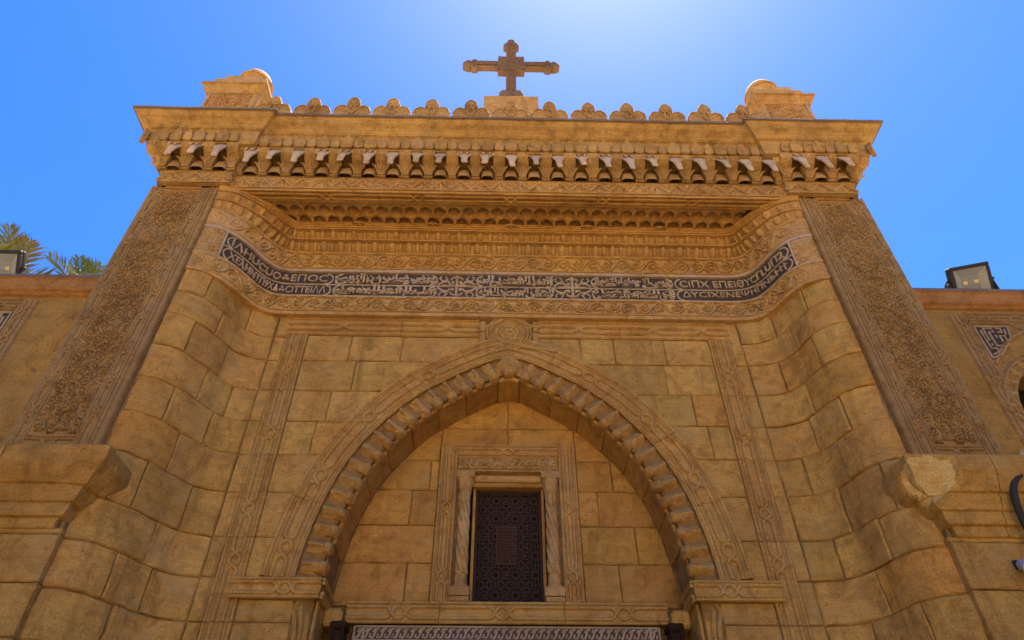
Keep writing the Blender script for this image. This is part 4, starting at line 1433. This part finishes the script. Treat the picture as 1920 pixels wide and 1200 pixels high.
# ------------------------------------------------------------------ crest stones along the cornice edge
def crest_mesh():
    A = np.linspace(-.35, math.pi+.35, 14)
    ps = []
    f = lambda a_, b_, n: (a_, -n, b_)
    lobe = lambda cx, cz, rx, rz, y0, y1, pt=0: plate(np.stack([cx+rx*np.cos(A), cz+rz*np.sin(A)*(1+pt*np.maximum(0, np.sin(A))**8)], -1), f, y0, y1, .012)
    ps.append(lobe(0, .235, .098, .115, -.13, .12, .16))
    for sg in (-1, 1):
        ps.append(lobe(sg*.155, .075, .112, .145, -.13, .10))
        t_ = np.linspace(.1, math.pi-.1, 12)
        P = np.stack([sg*.155+.098*np.cos(t_), np.full(12, -.105), .075+.125*np.sin(t_)], -1); ps.append(tube(P, .012, k=5))
        P = np.stack([sg*.155+.06*np.cos(t_), np.full(12, -.10), .055+.085*np.sin(t_)], -1); ps.append(tube(P, .008, k=5))
        th = np.linspace(0, 2.2*TAU/2, 12)
        P = np.stack([sg*(.035+.035*np.cos(th)), np.full(12, -.125), .21+.04*np.sin(th)], -1); ps.append(tube(P, .009, k=5))
        ps.append(tube([(sg*.02, -.128, .02), (sg*.05, -.13, .09), (sg*.02, -.13, .17)], .014, k=5))
    t_ = np.linspace(-.3, math.pi+.3, 14)
    P = np.stack([.085*np.cos(t_), np.full(14, -.122), .235+.10*np.sin(t_)*(1+.16*np.maximum(0, np.sin(t_))**8)], -1); ps.append(tube(P, .011, k=5))
    ps.append(bbox(-.26, .26, -.115, .13, -.01, .045, .008))
    ps.append(bbox(-.075, .075, -.110, .10, .0, .24, .01))
    return mesh('crest_stone', ps)
CM = crest_mesh(); CM.materials.append(CORN)
for k in range(13):
    x = -3.56+k*.5905
    link('crest_stone', CM, None, GATE, (x, -.40, 10.632), RNG.uniform(-.03, .03), (RNG.uniform(1.02, 1.07), 1, RNG.uniform(1.22, 1.36)))

# ------------------------------------------------------------------ ledges under the pilasters, with the piers they cap
for sg in (-1, 1):
    LG = empty('pier'); LG.parent = GATE
    pp = lambda name, pcs, mat, smooth=False: obj(name, pcs if isinstance(pcs, list) else [pcs], mat, LG, smooth)
    fpier = lambda a_, z, n, sg=sg: (sg*a_, -n, z)
    for z0, z1 in zip(CZ[:4], CZ[1:4]+[4.40]):
        ed = [4.10, 4.85, 5.5] if int(z0*10) % 2 else [4.10, 5.1, 5.9]
        for a_, b_ in zip(ed[:-1], ed[1:]): pp('pier_stone', block(fpier, a_, b_, z0, z1, RNG.uniform(-.004, .004), depth=.14), RNG.choice(MIXW))
    pp('pier_core', [box(sg*4.16, sg*6.4, .03, .6, 0, 5.0)], MORTAR)
    # joint side of the pier
    prof = [(-.02, 4.37), (.02, 4.385), (.03, 4.40), (.03, 4.475), (.07, 4.485), (.085, 4.52), (.085, 4.60), (.115, 4.61), (.14, 4.66), (.16, 4.70), (.165, 4.75), (.20, 4.76), (.235, 4.82), (.27, 4.90), (.285, 4.945), (.285, 5.09), (.27, 5.115), (.0, 5.16)]
    cutx = [4.205, 4.80, 5.45, 6.2] if sg < 0 else [4.205, 4.66, 5.30, 6.2]
    fine = []
    for (n0_, z0_), (n1_, z1_) in zip(prof[:-1], prof[1:]):
        k_ = max(1, int(math.hypot(n1_-n0_, z1_-z0_)/.022))
        fine += [(n0_+(n1_-n0_)*i/k_, z0_+(z1_-z0_)*i/k_) for i in range(k_)]
    fine.append(prof[-1])
    for j, (a_, b_) in enumerate(zip(cutx[:-1], cutx[1:])):
        pr_ = fine if j == 0 else prof
        nx_ = 34 if j == 0 else 14
        rows = []
        for n, z in pr_:
            x0_ = a_-n*1.35 if j == 0 else a_+.004
            r = np.stack([sg*np.linspace(x0_, b_-.004, nx_), np.full(nx_, -n), np.full(nx_, z)], -1)
            if j == 0:   # return along the side, mitred
                ys = np.linspace(.34, -n, 16)[:-1]
                r = np.concatenate([np.stack([np.full(15, sg*x0_), ys, np.full(15, z)], -1), r])
            rows.append(r)
        P = np.stack(rows)
        amp = .010 if j == 0 else .006
        P = P + (vnoise(P, 6.0, 3)[..., None]*amp*.7 + vnoise(P, 17.0, 5)[..., None]*amp*.45)*np.array([1, 1, .6])
        mask = None
        if j == 0:       # broken arris
            ax_ = np.abs(P[..., 0])
            d_ = np.sqrt(((ax_-3.93)/.33)**2 + ((P[..., 1]+.26)/.30)**2 + ((P[..., 2]-4.86)/.26)**2) + .35*vnoise(P, 5.0, 7) + .15*vnoise(P, 14.0, 8)
            cor = np.clip(1.15-d_, 0, 1)
            k_ = 1.0 if sg > 0 else .45
            P[..., 0] += sg*cor*.11*k_*(1+.5*vnoise(P, 12.0, 4)); P[..., 1] += cor*.10*k_*(1+.5*vnoise(P, 11.0, 9))
            mask = cor[:-1, :-1] > .10
        P[-1, :, 2] += .012*vnoise(P[-1], 9.0, 2)
        ps = [G(P)]
        for e in (0, -1):
            q = P[:, e]; c_ = q.mean(0)
            ps.append((np.concatenate([q, [[c_[0], .2, 4.4], [c_[0], .2, 5.15]]]), [[list(range(len(q)))+[len(q)+1, len(q)]]]))
        lo = pp('ledge_stone', ps, WALL)
        if mask is not None and sg > 0:
            lo.data.materials.append(BROKEN)
            mi = np.zeros(len(lo.data.polygons), np.int32); mi[:mask.size] = mask.ravel()
            lo.data.polygons.foreach_set('material_index', mi)
# ------------------------------------------------------------------ pinnacles
def pinnacle(sg, label):
    R = empty('roof_pinnacle', (sg*4.615, .42, 10.63), label, 'pinnacle', 'pinnacles at the ends of the cornice')
    pp = lambda name, pcs, mat, smooth=False: obj(name, pcs if isinstance(pcs, list) else [pcs], mat, R, smooth)
    b = .425
    pp('shaft', [bbox(-b, b, -b, b, 0, 1.40, .012)], CARVE)
    m = arabesque(.62, 1.10, .012, .075, .032, seed=91)
    for k in range(4):
        c, s_ = math.cos(k*math.pi/2), math.sin(k*math.pi/2)
        def f(a_, d_, n, c=c, s_=s_):
            x, y = a_-.31, -(b+.004+n)
            return c*x-s_*y, s_*x+c*y, .25+d_
        pp('carved_face', m.mesh(f), CARVE)
        def fe(t, o, n, c=c, s_=s_):
            x, y = -b+.05+o, -(b+.004+n)
            return c*x-s_*y, s_*x+c*y, t
        def fe2(t, o, n, c=c, s_=s_):
            x, y = b-.05+o, -(b+.004+n)
            return c*x-s_*y, s_*x+c*y, t
        pp('corner_roll', [roll(fe, [(0, 0), (1.38, 0)], .03), roll(fe2, [(0, 0), (1.38, 0)], .03)], CARVE)
    pr = [(b, 1.38), (b+.025, 1.39), (b+.025, 1.41), (b+.015, 1.42), (b+.03, 1.46), (b+.07, 1.53), (b+.095, 1.56), (b+.12, 1.565), (b+.12, 1.60), (b+.08, 1.62)]
    P = np.array([[(sx_*r, sy_*r, z) for sx_, sy_ in ((-1, -1), (1, -1), (1, 1), (-1, 1))] for r, z in pr], float)
    Q = []
    for row in P:
        r = []
        for i in range(4):
            for u in np.linspace(0, 1, 10, endpoint=False): r.append(row[i]+(row[(i+1) % 4]-row[i])*u)
        Q.append(r)
    Q = np.array(Q); Q += vnoise(Q, 8.0)[..., None]*.006
    V, F = G(Q, closed=True)
    pp('cap', [(V, F+[[list(range(len(V)-40, len(V)))]])], CORN)
    pp('step_slab', [bbox(-.44, .44, -.44, .44, 1.60, 1.90, .015)], CARVE)
    pp('step_slab', [bbox(-.35, .35, -.35, .35, 1.90, 2.16, .015)], CARVE)
    t = np.linspace(0, 1, 12)
    pp('dome', [lathe([(.24, 2.14), (.24, 2.36), (.275, 2.40), (.285, 2.45), (.27, 2.49)] + [(.262*math.cos(u*1.45), 2.51+.27*math.sin(u*1.45)) for u in t], (0, 0, 0), 28)], CORN, True)
    pp('dome_rib', [tube([(.288*math.cos(a_), .288*math.sin(a_), 2.445) for a_ in np.linspace(0, TAU, 29)], .02, N=(0, 0, 1))], CORN)
    return R


pinnacle(-1, 'carved square stone pinnacle with domed cap at the left end of the cornice')
pinnacle(1, 'carved square stone pinnacle with domed cap at the right end of the cornice')

# ------------------------------------------------------------------ cross on its plinth
CR = empty('stone_cross', (.015, .32, 10.64), 'carved brown stone cross with lobed arms on a square plinth above the cornice', 'cross')
cp = lambda name, pcs, mat, smooth=False: obj(name, pcs if isinstance(pcs, list) else [pcs], mat, CR, smooth)
cp('plinth', [bbox(-.48, .48, -.02, .75, 0, 2.06, .012)], CORN)
cp('plinth_slab', [bbox(-.30, .30, .04, .66, 2.06, 2.10, .01)], LEAD)
CROSS = stone('cross_stone', (.185, .13, .085), (.145, .102, .068), (.20, .13, .072), vary=.05, bump=.35, streak=False)
cy0, cy1 = .06, .19
zc = 3.375                                   # centre of the arms above the cornice
fc = lambda a_, b_, n: (a_, .02-n, zc+b_)
ARM = Relief(1.0, .15, .01)
def arm(pts_a, pts_b, name):
    pass
def slab(a0, a1, b0, b1, name='arm'):
    cp(name, [bbox(a0, a1, cy0, cy1, zc+b0, zc+b1, .012)], CROSS)
    w, h = a1-a0-.02, b1-b0-.02
    m = Relief(w, h, .008)
    g = random.Random(int(1000*abs(a0*3+b0)))
    L = max(w, h); n = max(2, int(L/.075))
    for i in range(n+1):
        u = (i+.5)/n
        for q in (-1, 1):
            if w > h: m.stroke([(u*w-.03, h/2+q*h*.38), (u*w, h/2), (u*w+.03, h/2-q*h*.38)], .012, .018)
            else: m.stroke([(w/2+q*w*.38, u*h-.03), (w/2, u*h), (w/2-q*w*.38, u*h+.03)], .012, .018)
    if w > h: m.stroke([(0, .01), (w, .01)], .014, .018); m.stroke([(0, h-.01), (w, h-.01)], .014, .018)
    else: m.stroke([(.01, 0), (.01, h)], .014, .018); m.stroke([(w-.01, 0), (w-.01, h)], .014, .018)
    cp('carved_face', [m.mesh(lambda a_, b_, n: (a0+.01+a_, cy0-.002-n, zc+b0+.01+b_), noise=.002)], CROSS)
slab(-.095, .095, -1.02, -.25, 'shaft')
slab(-.095, .095, .25, .76, 'upper_arm')
slab(-.68, -.25, -.085, .085, 'side_arm')
slab(.25, .68, -.085, .085, 'side_arm')
cp('centre_block', [bbox(-.255, .255, cy0-.01, cy1+.01, zc-.25, zc+.25, .012)], CROSS)
m = Relief(.49, .49, .008)
for r in (.05, .10, .2): m.stroke([(.245+r*math.cos(a_), .245+r*math.sin(a_)) for a_ in np.linspace(0, TAU, 24)], .015, .02)
for k in range(12): m.leaf(.245+.1*math.cos(k*TAU/12), .245+.1*math.sin(k*TAU/12), k*TAU/12, .11, .016, .02)
for x in (.02, .47): m.stroke([(x, 0), (x, .49)], .016, .02); m.stroke([(0, x), (.49, x)], .016, .02)
for x in (.07, .42):
    for y in (.07, .42): m.dot(x, y, .04, .022)
cp('carved_face', [m.mesh(lambda a_, b_, n: (-.245+a_, cy0-.012-n, zc-.245+b_), noise=.002)], CROSS)
A = np.linspace(0, TAU, 18, endpoint=False)
def lobes(cx, cz, dx, dz):
    fl = lambda a_, b_, n: (a_, (cy0+cy1)/2-n, b_)
    h = (cy1-cy0)/2+.012
    ps = []
    tip = 1+.32*np.maximum(0, np.cos(A-math.atan2(dz, dx)))**6
    ps.append(plate(np.stack([cx+dx*.11+.09*np.cos(A)*tip, cz+dz*.11+.09*np.sin(A)*tip], -1), fl, -h, h, .02))
    for q in (-1, 1):
        ps.append(plate(np.stack([cx-dz*q*.085+.07*np.cos(A), cz+dx*q*.085+.07*np.sin(A)], -1), fl, -h+.01, h-.01, .02))
        ps.append(tube(np.stack([cx-dz*q*.085+.04*np.cos(A), np.full(18, cy0-.004), cz+dx*q*.085+.04*np.sin(A)], -1), .012, closed=True, k=5))
    ps.append(tube(np.stack([cx+dx*.11+.06*np.cos(A), np.full(18, cy0-.014), cz+dz*.11+.06*np.sin(A)], -1), .012, closed=True, k=5))
    cp('lobed_end', ps, CROSS)
lobes(-.70, zc, -1, 0); lobes(.70, zc, 1, 0); lobes(0, zc+.78, 0, 1)
cp('foot', [plate(np.stack([sg*.12+.10*np.cos(A), zc-1.12+.12*np.sin(A)], -1), lambda a_, b_, n: (a_, .13-n, b_), -.10, .10, .02) for sg in (-1, 1)] + [bbox(-.07, .07, .06, .23, 2.09, zc-1.0, .01)], CROSS)

# ------------------------------------------------------------------ flanking walls
def side_wall(sg, px, label):
    R = empty('side_wall', (sg*5.1, .25, 0), label, 'wall')
    ox, oy = sg*5.1, .25
    def sh(p): return (np.asarray(p[0])-[ox, oy, 0], p[1])
    pp = lambda name, pcs, mat, smooth=False: obj(name, [sh(q) for q in (pcs if isinstance(pcs, list) else [pcs])], mat, R, smooth)
    # wall face with its niche opening
    x0, x1 = 5.06, 15.0
    n0, n1 = px+.22, px+1.46                     # niche edges
    zt = 6.40; cxn = (n0+n1)/2; rn = (n1-n0)/2
    A_ = np.linspace(0, math.pi, 13)
    def face(a_, b_, c_, d_): return (np.array([(sg*a_, .25, c_), (sg*b_, .25, c_), (sg*b_, .25, d_), (sg*a_, .25, d_)]), [[(0, 1, 2, 3)]])
    w = [face(x0, n0, 0, 7.6), face(n1, x1, 0, 7.6), face(n0, n1, 0, 4.6)]
    arcx = cxn-rn*np.cos(A_); arcz = zt-.45+ (rn*1.15)*np.sin(A_)
    for i in range(12):
        w.append((np.array([(sg*arcx[i], .25, arcz[i]), (sg*arcx[i+1], .25, arcz[i+1]), (sg*arcx[i+1], .25, 7.6), (sg*arcx[i], .25, 7.6)]), [[(0, 1, 2, 3)]]))
    # thickness of the opening
    prof = [(n0, 4.6), (n0, zt-.45)] + list(zip(arcx[1:-1], arcz[1:-1])) + [(n1, zt-.45), (n1, 4.6)]
    prof = np.array(prof)
    w.append(G(np.stack([np.stack([sg*prof[:, 0], np.full(len(prof), y), prof[:, 1]], -1) for y in (.25, .75)])))
    pp('wall_face', w, PLASTER)
    pp('wall_body', [box(sg*x0, sg*n0, .27, 1.0, 0, 7.6), box(sg*n1, sg*x1, .27, 1.0, 0, 7.6), box(sg*x0, sg*x1, .8, 1.0, 0, 7.6), box(sg*n0, sg*n1, .27, 1.0, 6.9, 7.6)], MORTAR)
    pp('niche_back', [box(sg*n0, sg*n1, .74, .78, 4.6, 7.0)], VOID)
    # coping
    cpf = [(.25, 7.545), (.215, 7.56), (.20, 7.58), (.165, 7.60), (.15, 7.63), (.14, 7.745), (.125, 7.76), (.115, 7.765), (.115, 7.815), (.14, 7.83), (1.05, 7.86)]
    for j, (a_, b_) in enumerate(((5.075, 6.6), (6.605, 8.4), (8.405, 10.5), (10.505, 15.0))):
        xs = np.linspace(a_, b_, 14)
        P = np.stack([np.stack([sg*xs, np.full(14, y), np.full(14, z)], -1) for y, z in cpf])
        P = P + vnoise(P, 4.0)[..., None]*.006
        top = P[6:].copy()
        pp('coping', [G(P[:8])], OCHRE); pp('coping_top', [G(P[7:])], LEAD)
    # carved panel frame round the niche
    W_ = 1.70; zt0 = 7.46
    fv0 = lambda t, o, n: (sg*(px+.10+o), .25-n, 3.6+t)
    fv1 = lambda t, o, n: (sg*(px+W_-.10+o), .25-n, 3.6+t)
    nod = list(np.arange(.3, 3.8, .42))
    for f in (fv0, fv1): pp('panel_frame', knotband(f, 3.86, .036, nod, .018, True, edges=[(-.092, .022), (.078, .016), (-.065, .008)], base=(-.11, .095, .004), rl=.04), PILA)
    fht = lambda t, o, n: (sg*(px+.2+t), .25-n, 7.40+o)
    pp('panel_frame', knotband(fht, W_-.4, .034, [.22, W_-.62], .018, True, edges=[(-.07, .014), (.09, .018)], base=(-.085, .11, .004), rl=.04), PILA)
    # square kufic tablets in the corners
    for q, c in ((px+.43, 1), (px+W_-.43, -1)):
        fk = lambda t, o, n, q=q: (sg*(q+t), .25-n, 7.10+o)
        pp('kufic_ground', [plate([(-.22, -.36), (-.05, -.30), (.20, .0), (.24, .19), (-.22, .19)] if c > 0 else [(.22, -.36), (.22, .19), (-.24, .19), (-.20, .0), (.05, -.30)], fk, -.02, .006)], INK)
        lines = [[(-.205*c, -.335), (-.06*c, -.285), (.18*c, .0), (.215*c, .17), (-.205*c, .17), (-.205*c, -.335)], [(-.17*c, -.28), (-.08*c, -.24), (-.08*c, -.18), (-.15*c, -.19), (-.15*c, .10)], [(.14*c, .04), (.16*c, .13)], [(-.11, -.06), (-.11, .14), (.0, .14), (.0, .08), (-.06, .08), (-.06, -.14), (.11, -.14), (.11, .02), (.05, .02), (.05, -.08)], [(.05, .14), (.11, .14), (.11, .08), (.05, .08)], [(0, -.02), (0, .03)], [(-.11, -.14), (-.11, -.11)]]
        pp('kufic_lettering', [roll(fk, l, .013, .008, k=5) for l in lines], PALE)
    # interlaced arch moulding and shell head
    fa_ = lambda t, o, n: (sg*(cxn+t), .25-n, zt-.45+o)
    Aa = np.linspace(0, math.pi, 30)
    ps = [roll(fa_, np.stack([(rn+d)*np.cos(Aa), (rn*1.15+d)*np.sin(Aa)], -1), r, step=.5) for d, r in ((.03, .02), (.14, .026), (.20, .018))]
    ps += [roll(fa_, [(s_*(rn+d), 0), (s_*(rn+d), -2.0)], r) for s_ in (-1, 1) for d, r in ((.02, .018),)]
    for kx, kz, r in ((0, 1.40, .11), (-rn*.85-.05, rn*.75, .05), (rn*.85+.05, rn*.75, .05)):
        ps.append(roll(fa_, np.stack([kx+r*np.cos(np.linspace(0, TAU, 20)), kz+r*np.sin(np.linspace(0, TAU, 20))], -1), .024, step=.5))
        ps.append(roll(fa_, np.stack([kx+r*.5*np.cos(np.linspace(0, TAU, 14)), kz+r*.5*np.sin(np.linspace(0, TAU, 14))], -1), .014, step=.5))
    ps.append(roll(fa_, [(-.62, .72), (-.42, .98), (-.22, 1.14), (.04, 1.28)], .026)); ps.append(roll(fa_, [(.62, .72), (.42, .98), (.22, 1.14), (-.04, 1.28)], .026))
    pp('niche_moulding', ps, PILA)
    sh_ = arabesque(1.2, .42, .013, .08, .024, seed=33)
    pp('shell_carving', [roll(fa_, [(rn*1.02*math.cos(a_), rn*1.2*math.sin(a_)), ((rn+.14)*math.cos(a_), (rn*1.15+.14)*math.sin(a_))], .026, step=.5) for a_ in np.linspace(.15, math.pi-.15, 13)], MOULD)
    return R


side_wall(-1, 5.86, 'plastered wall with ochre coping and carved niche left of the gateway')
side_wall(1, 5.57, 'plastered wall with ochre coping and carved niche right of the gateway')

# ------------------------------------------------------------------ floodlights on the copings
HOUS = plain('black_housing', (.03, .026, .023), rough=.75, var=.25)
REFL = plain('satin_reflector', (.15, .16, .13), rough=.4, metal=.5, var=.08)
BACKP = plain('led_plate', (.16, .15, .10), rough=.5, var=.1)
LED = plain('yellow_led', (.75, .50, .08), rough=.4, var=.1)
gl, glt, glb = nt('lamp_glass')
glb.inputs['Base Color'].default_value = (.9, .95, .95, 1); glb.inputs['Roughness'].default_value = .05
glb.inputs['Alpha'].default_value = .07; glb.inputs['Specular IOR Level'].default_value = .6


def flood(loc, rz, label):
    R = empty('floodlight', loc, label, 'floodlight', 'floodlights on the side wall copings')
    R.rotation_euler = (0, 0, rz)
    tilt = Matrix.Translation((0, -.02, .29)) @ Matrix.Rotation(math.radians(-7 if loc[0] > 0 else 3), 4, 'Y') @ Matrix.Rotation(math.radians(36), 4, 'X')
    pp = lambda name, pcs, mat, par=R, smooth=False: obj(name, [xf(q, tilt) for q in (pcs if isinstance(pcs, list) else [pcs])], mat, par, smooth)
    w, h = .27, .235
    H_ = pp('housing', [bbox(-w, w, .0, .055, -h, h, .02), bbox(-w, w, -.06, .0, h-.05, h, .012), bbox(-w, w, -.06, .0, -h, -h+.05, .012), bbox(-w, -w+.05, -.06, .0, -h+.05, h-.05, .012), bbox(w-.05, w, -.06, .0, -h+.05, h-.05, .012)] + [box(-w+.06+.05*k, -w+.072+.05*k, .055, .085, -h+.04, h-.04) for k in range(9)], HOUS)
    a_, b_ = w-.05, h-.05
    o = np.array([(-a_, -.045, -b_), (a_, -.045, -b_), (a_, -.045, b_), (-a_, -.045, b_)]); i_ = o*[.55, 0, .5] + [0, -.005, 0]
    V = np.concatenate([o, i_])
    pp('reflector', [(V, [np.array([(k, (k+1) % 4, 4+(k+1) % 4, 4+k) for k in range(4)])])], REFL)
    pp('led_plate', [(i_+[0, .001, 0], [[(0, 1, 2, 3)]])], BACKP)
    pp('led', [bbox(x-.03, x+.03, -.014, -.006, -.025, .02, .004) for x in (-.075, .075)], LED)
    pp('glass', [box(-a_, a_, -.052, -.047, -b_, b_)], gl)
    obj('bracket', [bbox(-.29, -.275, -.04, .08, .0, .34, .004), bbox(.275, .29, -.04, .08, .0, .34, .004), bbox(-.29, .29, -.04, .08, .0, .014, .004)] + [xf(ico((s_*.30, 0, 0), .025), tilt) for s_ in (-1, 1)], HOUS, R)
    return R


flood((6.26, .40, 7.92), math.radians(-9), 'black square floodlight with yellow chips standing on the right side wall')
flood((-6.74, .42, 7.92), math.radians(-2), 'black square floodlight cut by the left edge, on the left side wall')

# ------------------------------------------------------------------ security camera and hose on the right pier
SCM = empty('security_camera', (4.56, -.06, 4.02), 'small pale dome-ended security camera fixed to the right pier', 'security camera')
WHT = plain('camera_casing', (.50, .50, .49), rough=.4, var=.1)
d_ = unit(np.array([-.35, -.75, -.42]))
c0_ = np.array([.02, -.10, .02])
Mx = Matrix.Translation(c0_) @ Vector(d_).to_track_quat('Z', 'Y').to_matrix().to_4x4()
obj('casing', [xf(lathe([(.03, -.16), (.05, -.15), (.055, -.1), (.055, .05), (.062, .06), (.062, .10), (.052, .105), (.05, .075)], (0, 0, 0), 20), Mx)], WHT, SCM, True)
obj('lens', [xf(lathe([(.0475, .076), (.047, .085), (.03, .096), (.012, .099)], (0, 0, 0), 18), Mx)], VOID, SCM, True)
obj('arm', [tube([(.06, .06, .10), (.06, -.01, .10), (.05, -.045, .08), (.035, -.07, .05)], .016, N=(1, 0, 0)), bbox(.02, .10, .03, .062, .06, .14, .006)], HOUS, SCM)
hp_ = [(5.25, -.10, 4.55), (5.15, -.17, 4.86), (4.98, -.23, 4.92), (4.84, -.24, 4.86), (4.755, -.235, 4.72), (4.74, -.20, 4.56), (4.77, -.15, 4.40), (4.84, -.09, 4.22), (4.93, -.06, 4.0), (4.99, -.04, 3.6), (5.0, -.04, 3.0), (5.0, -.04, 0)]
tag(obj('bent_pipe', [tube(catmull(hp_, 6), .032, N=(0, -1, .01), k=8)], HOUS, None, True), 'thick black bent pipe hanging on the right pier by the picture edge', 'pipe')

# ------------------------------------------------------------------ date palms beyond the left wall
LEAF = plain('palm_leaflet', (.055, .082, .020), rough=.45, var=.45, scale=3.0)
LEAF2 = plain('palm_leaflet_old', (.10, .095, .03), rough=.5, var=.4, scale=3.0)
TRK = stone('palm_trunk', (.16, .115, .075), (.12, .085, .055), (.09, .065, .045), vary=.1)
lb = LEAF.node_tree.nodes['Principled BSDF']


def palm(loc, h, R, label, seed, nfr=30):
    g = random.Random(seed)
    root = empty('date_palm', loc, label, 'palm tree', 'palms beyond the left wall')
    z = np.linspace(0, h, 60)
    rr = .20+.03*np.cos(z*TAU/.22) - .02*z/h
    P = np.stack([.12*np.sin(z/h*2), .06*np.sin(z/h*3), z], -1)
    obj('trunk', [tube(P, rr, N=(0, -1, 0), k=10)], TRK, root)
    top = P[-1]
    for k in range(nfr):
        az = k*2.399 + g.uniform(-.2, .2)
        el = math.radians(86 - 85*(k/nfr)**1.1 + g.uniform(-7, 7))
        L = R*g.uniform(.82, 1.08)
        t = np.linspace(0, 1, 14)
        bend = el - (.45+.7*(k/nfr))*t**1.6
        dx = np.concatenate([[0], np.cumsum(np.cos(bend[:-1])*L/13)]); dz = np.concatenate([[0], np.cumsum(np.sin(bend[:-1])*L/13)])
        ca, sa = math.cos(az), math.sin(az)
        C_ = top + np.stack([dx*ca, dx*sa, dz], -1)
        ps = [tube(C_, np.linspace(.035, .008, 14), N=(ca, sa, 1), k=5)]
        V = []; F = []
        side = np.array([-sa, ca, 0])
        nl = 22
        for i in range(nl):
            u = .10+.9*i/nl
            p = np.array([np.interp(u, t, C_[:, j]) for j in range(3)])
            T_ = unit(np.array([np.interp(min(1, u+.04), t, C_[:, j]) for j in range(3)]) - np.array([np.interp(u-.04, t, C_[:, j]) for j in range(3)]))
            upv = unit(np.cross(side, T_)); upv = upv if upv[2] > 0 else -upv
            ll = 1.0*R/2.2*math.sin(math.pi*min(1, .18+u*.80))*g.uniform(.8, 1.1)+.10
            for sd in (-1, 1):
                d = unit(T_*g.uniform(.75, 1.0) + side*sd*g.uniform(.6, .85) + upv*g.uniform(.05, .45))
                wv = unit(np.cross(d, upv))*.026*R/1.6
                m_ = p+d*ll*.5+upv*.01; e_ = p+d*ll+np.array([0, 0, -.06*ll])
                b0 = len(V); V += [p-wv*.4, p+wv*.4, m_+wv, m_-wv, e_]
                F.append((b0, b0+1, b0+2, b0+3)); F.append((b0+3, b0+2, b0+4, b0+4))
        Fq = np.array(F[0::2]); Ft = np.array([(a_, b_, c_) for a_, b_, c_, _ in F[1::2]])
        obj('frond', ps + [(np.array(V), [Fq, Ft])], LEAF if g.random() < .88 else LEAF2, root)
    return root


palm((-11.5, 5.0, 0), 12.35, 1.45, 'date palm with long green fronds behind the left floodlight', 5, 13)
palm((-9.95, 5.3, 0), 12.45, 1.0, 'smaller date palm with short spiky fronds beside the gateway edge', 9, 12)
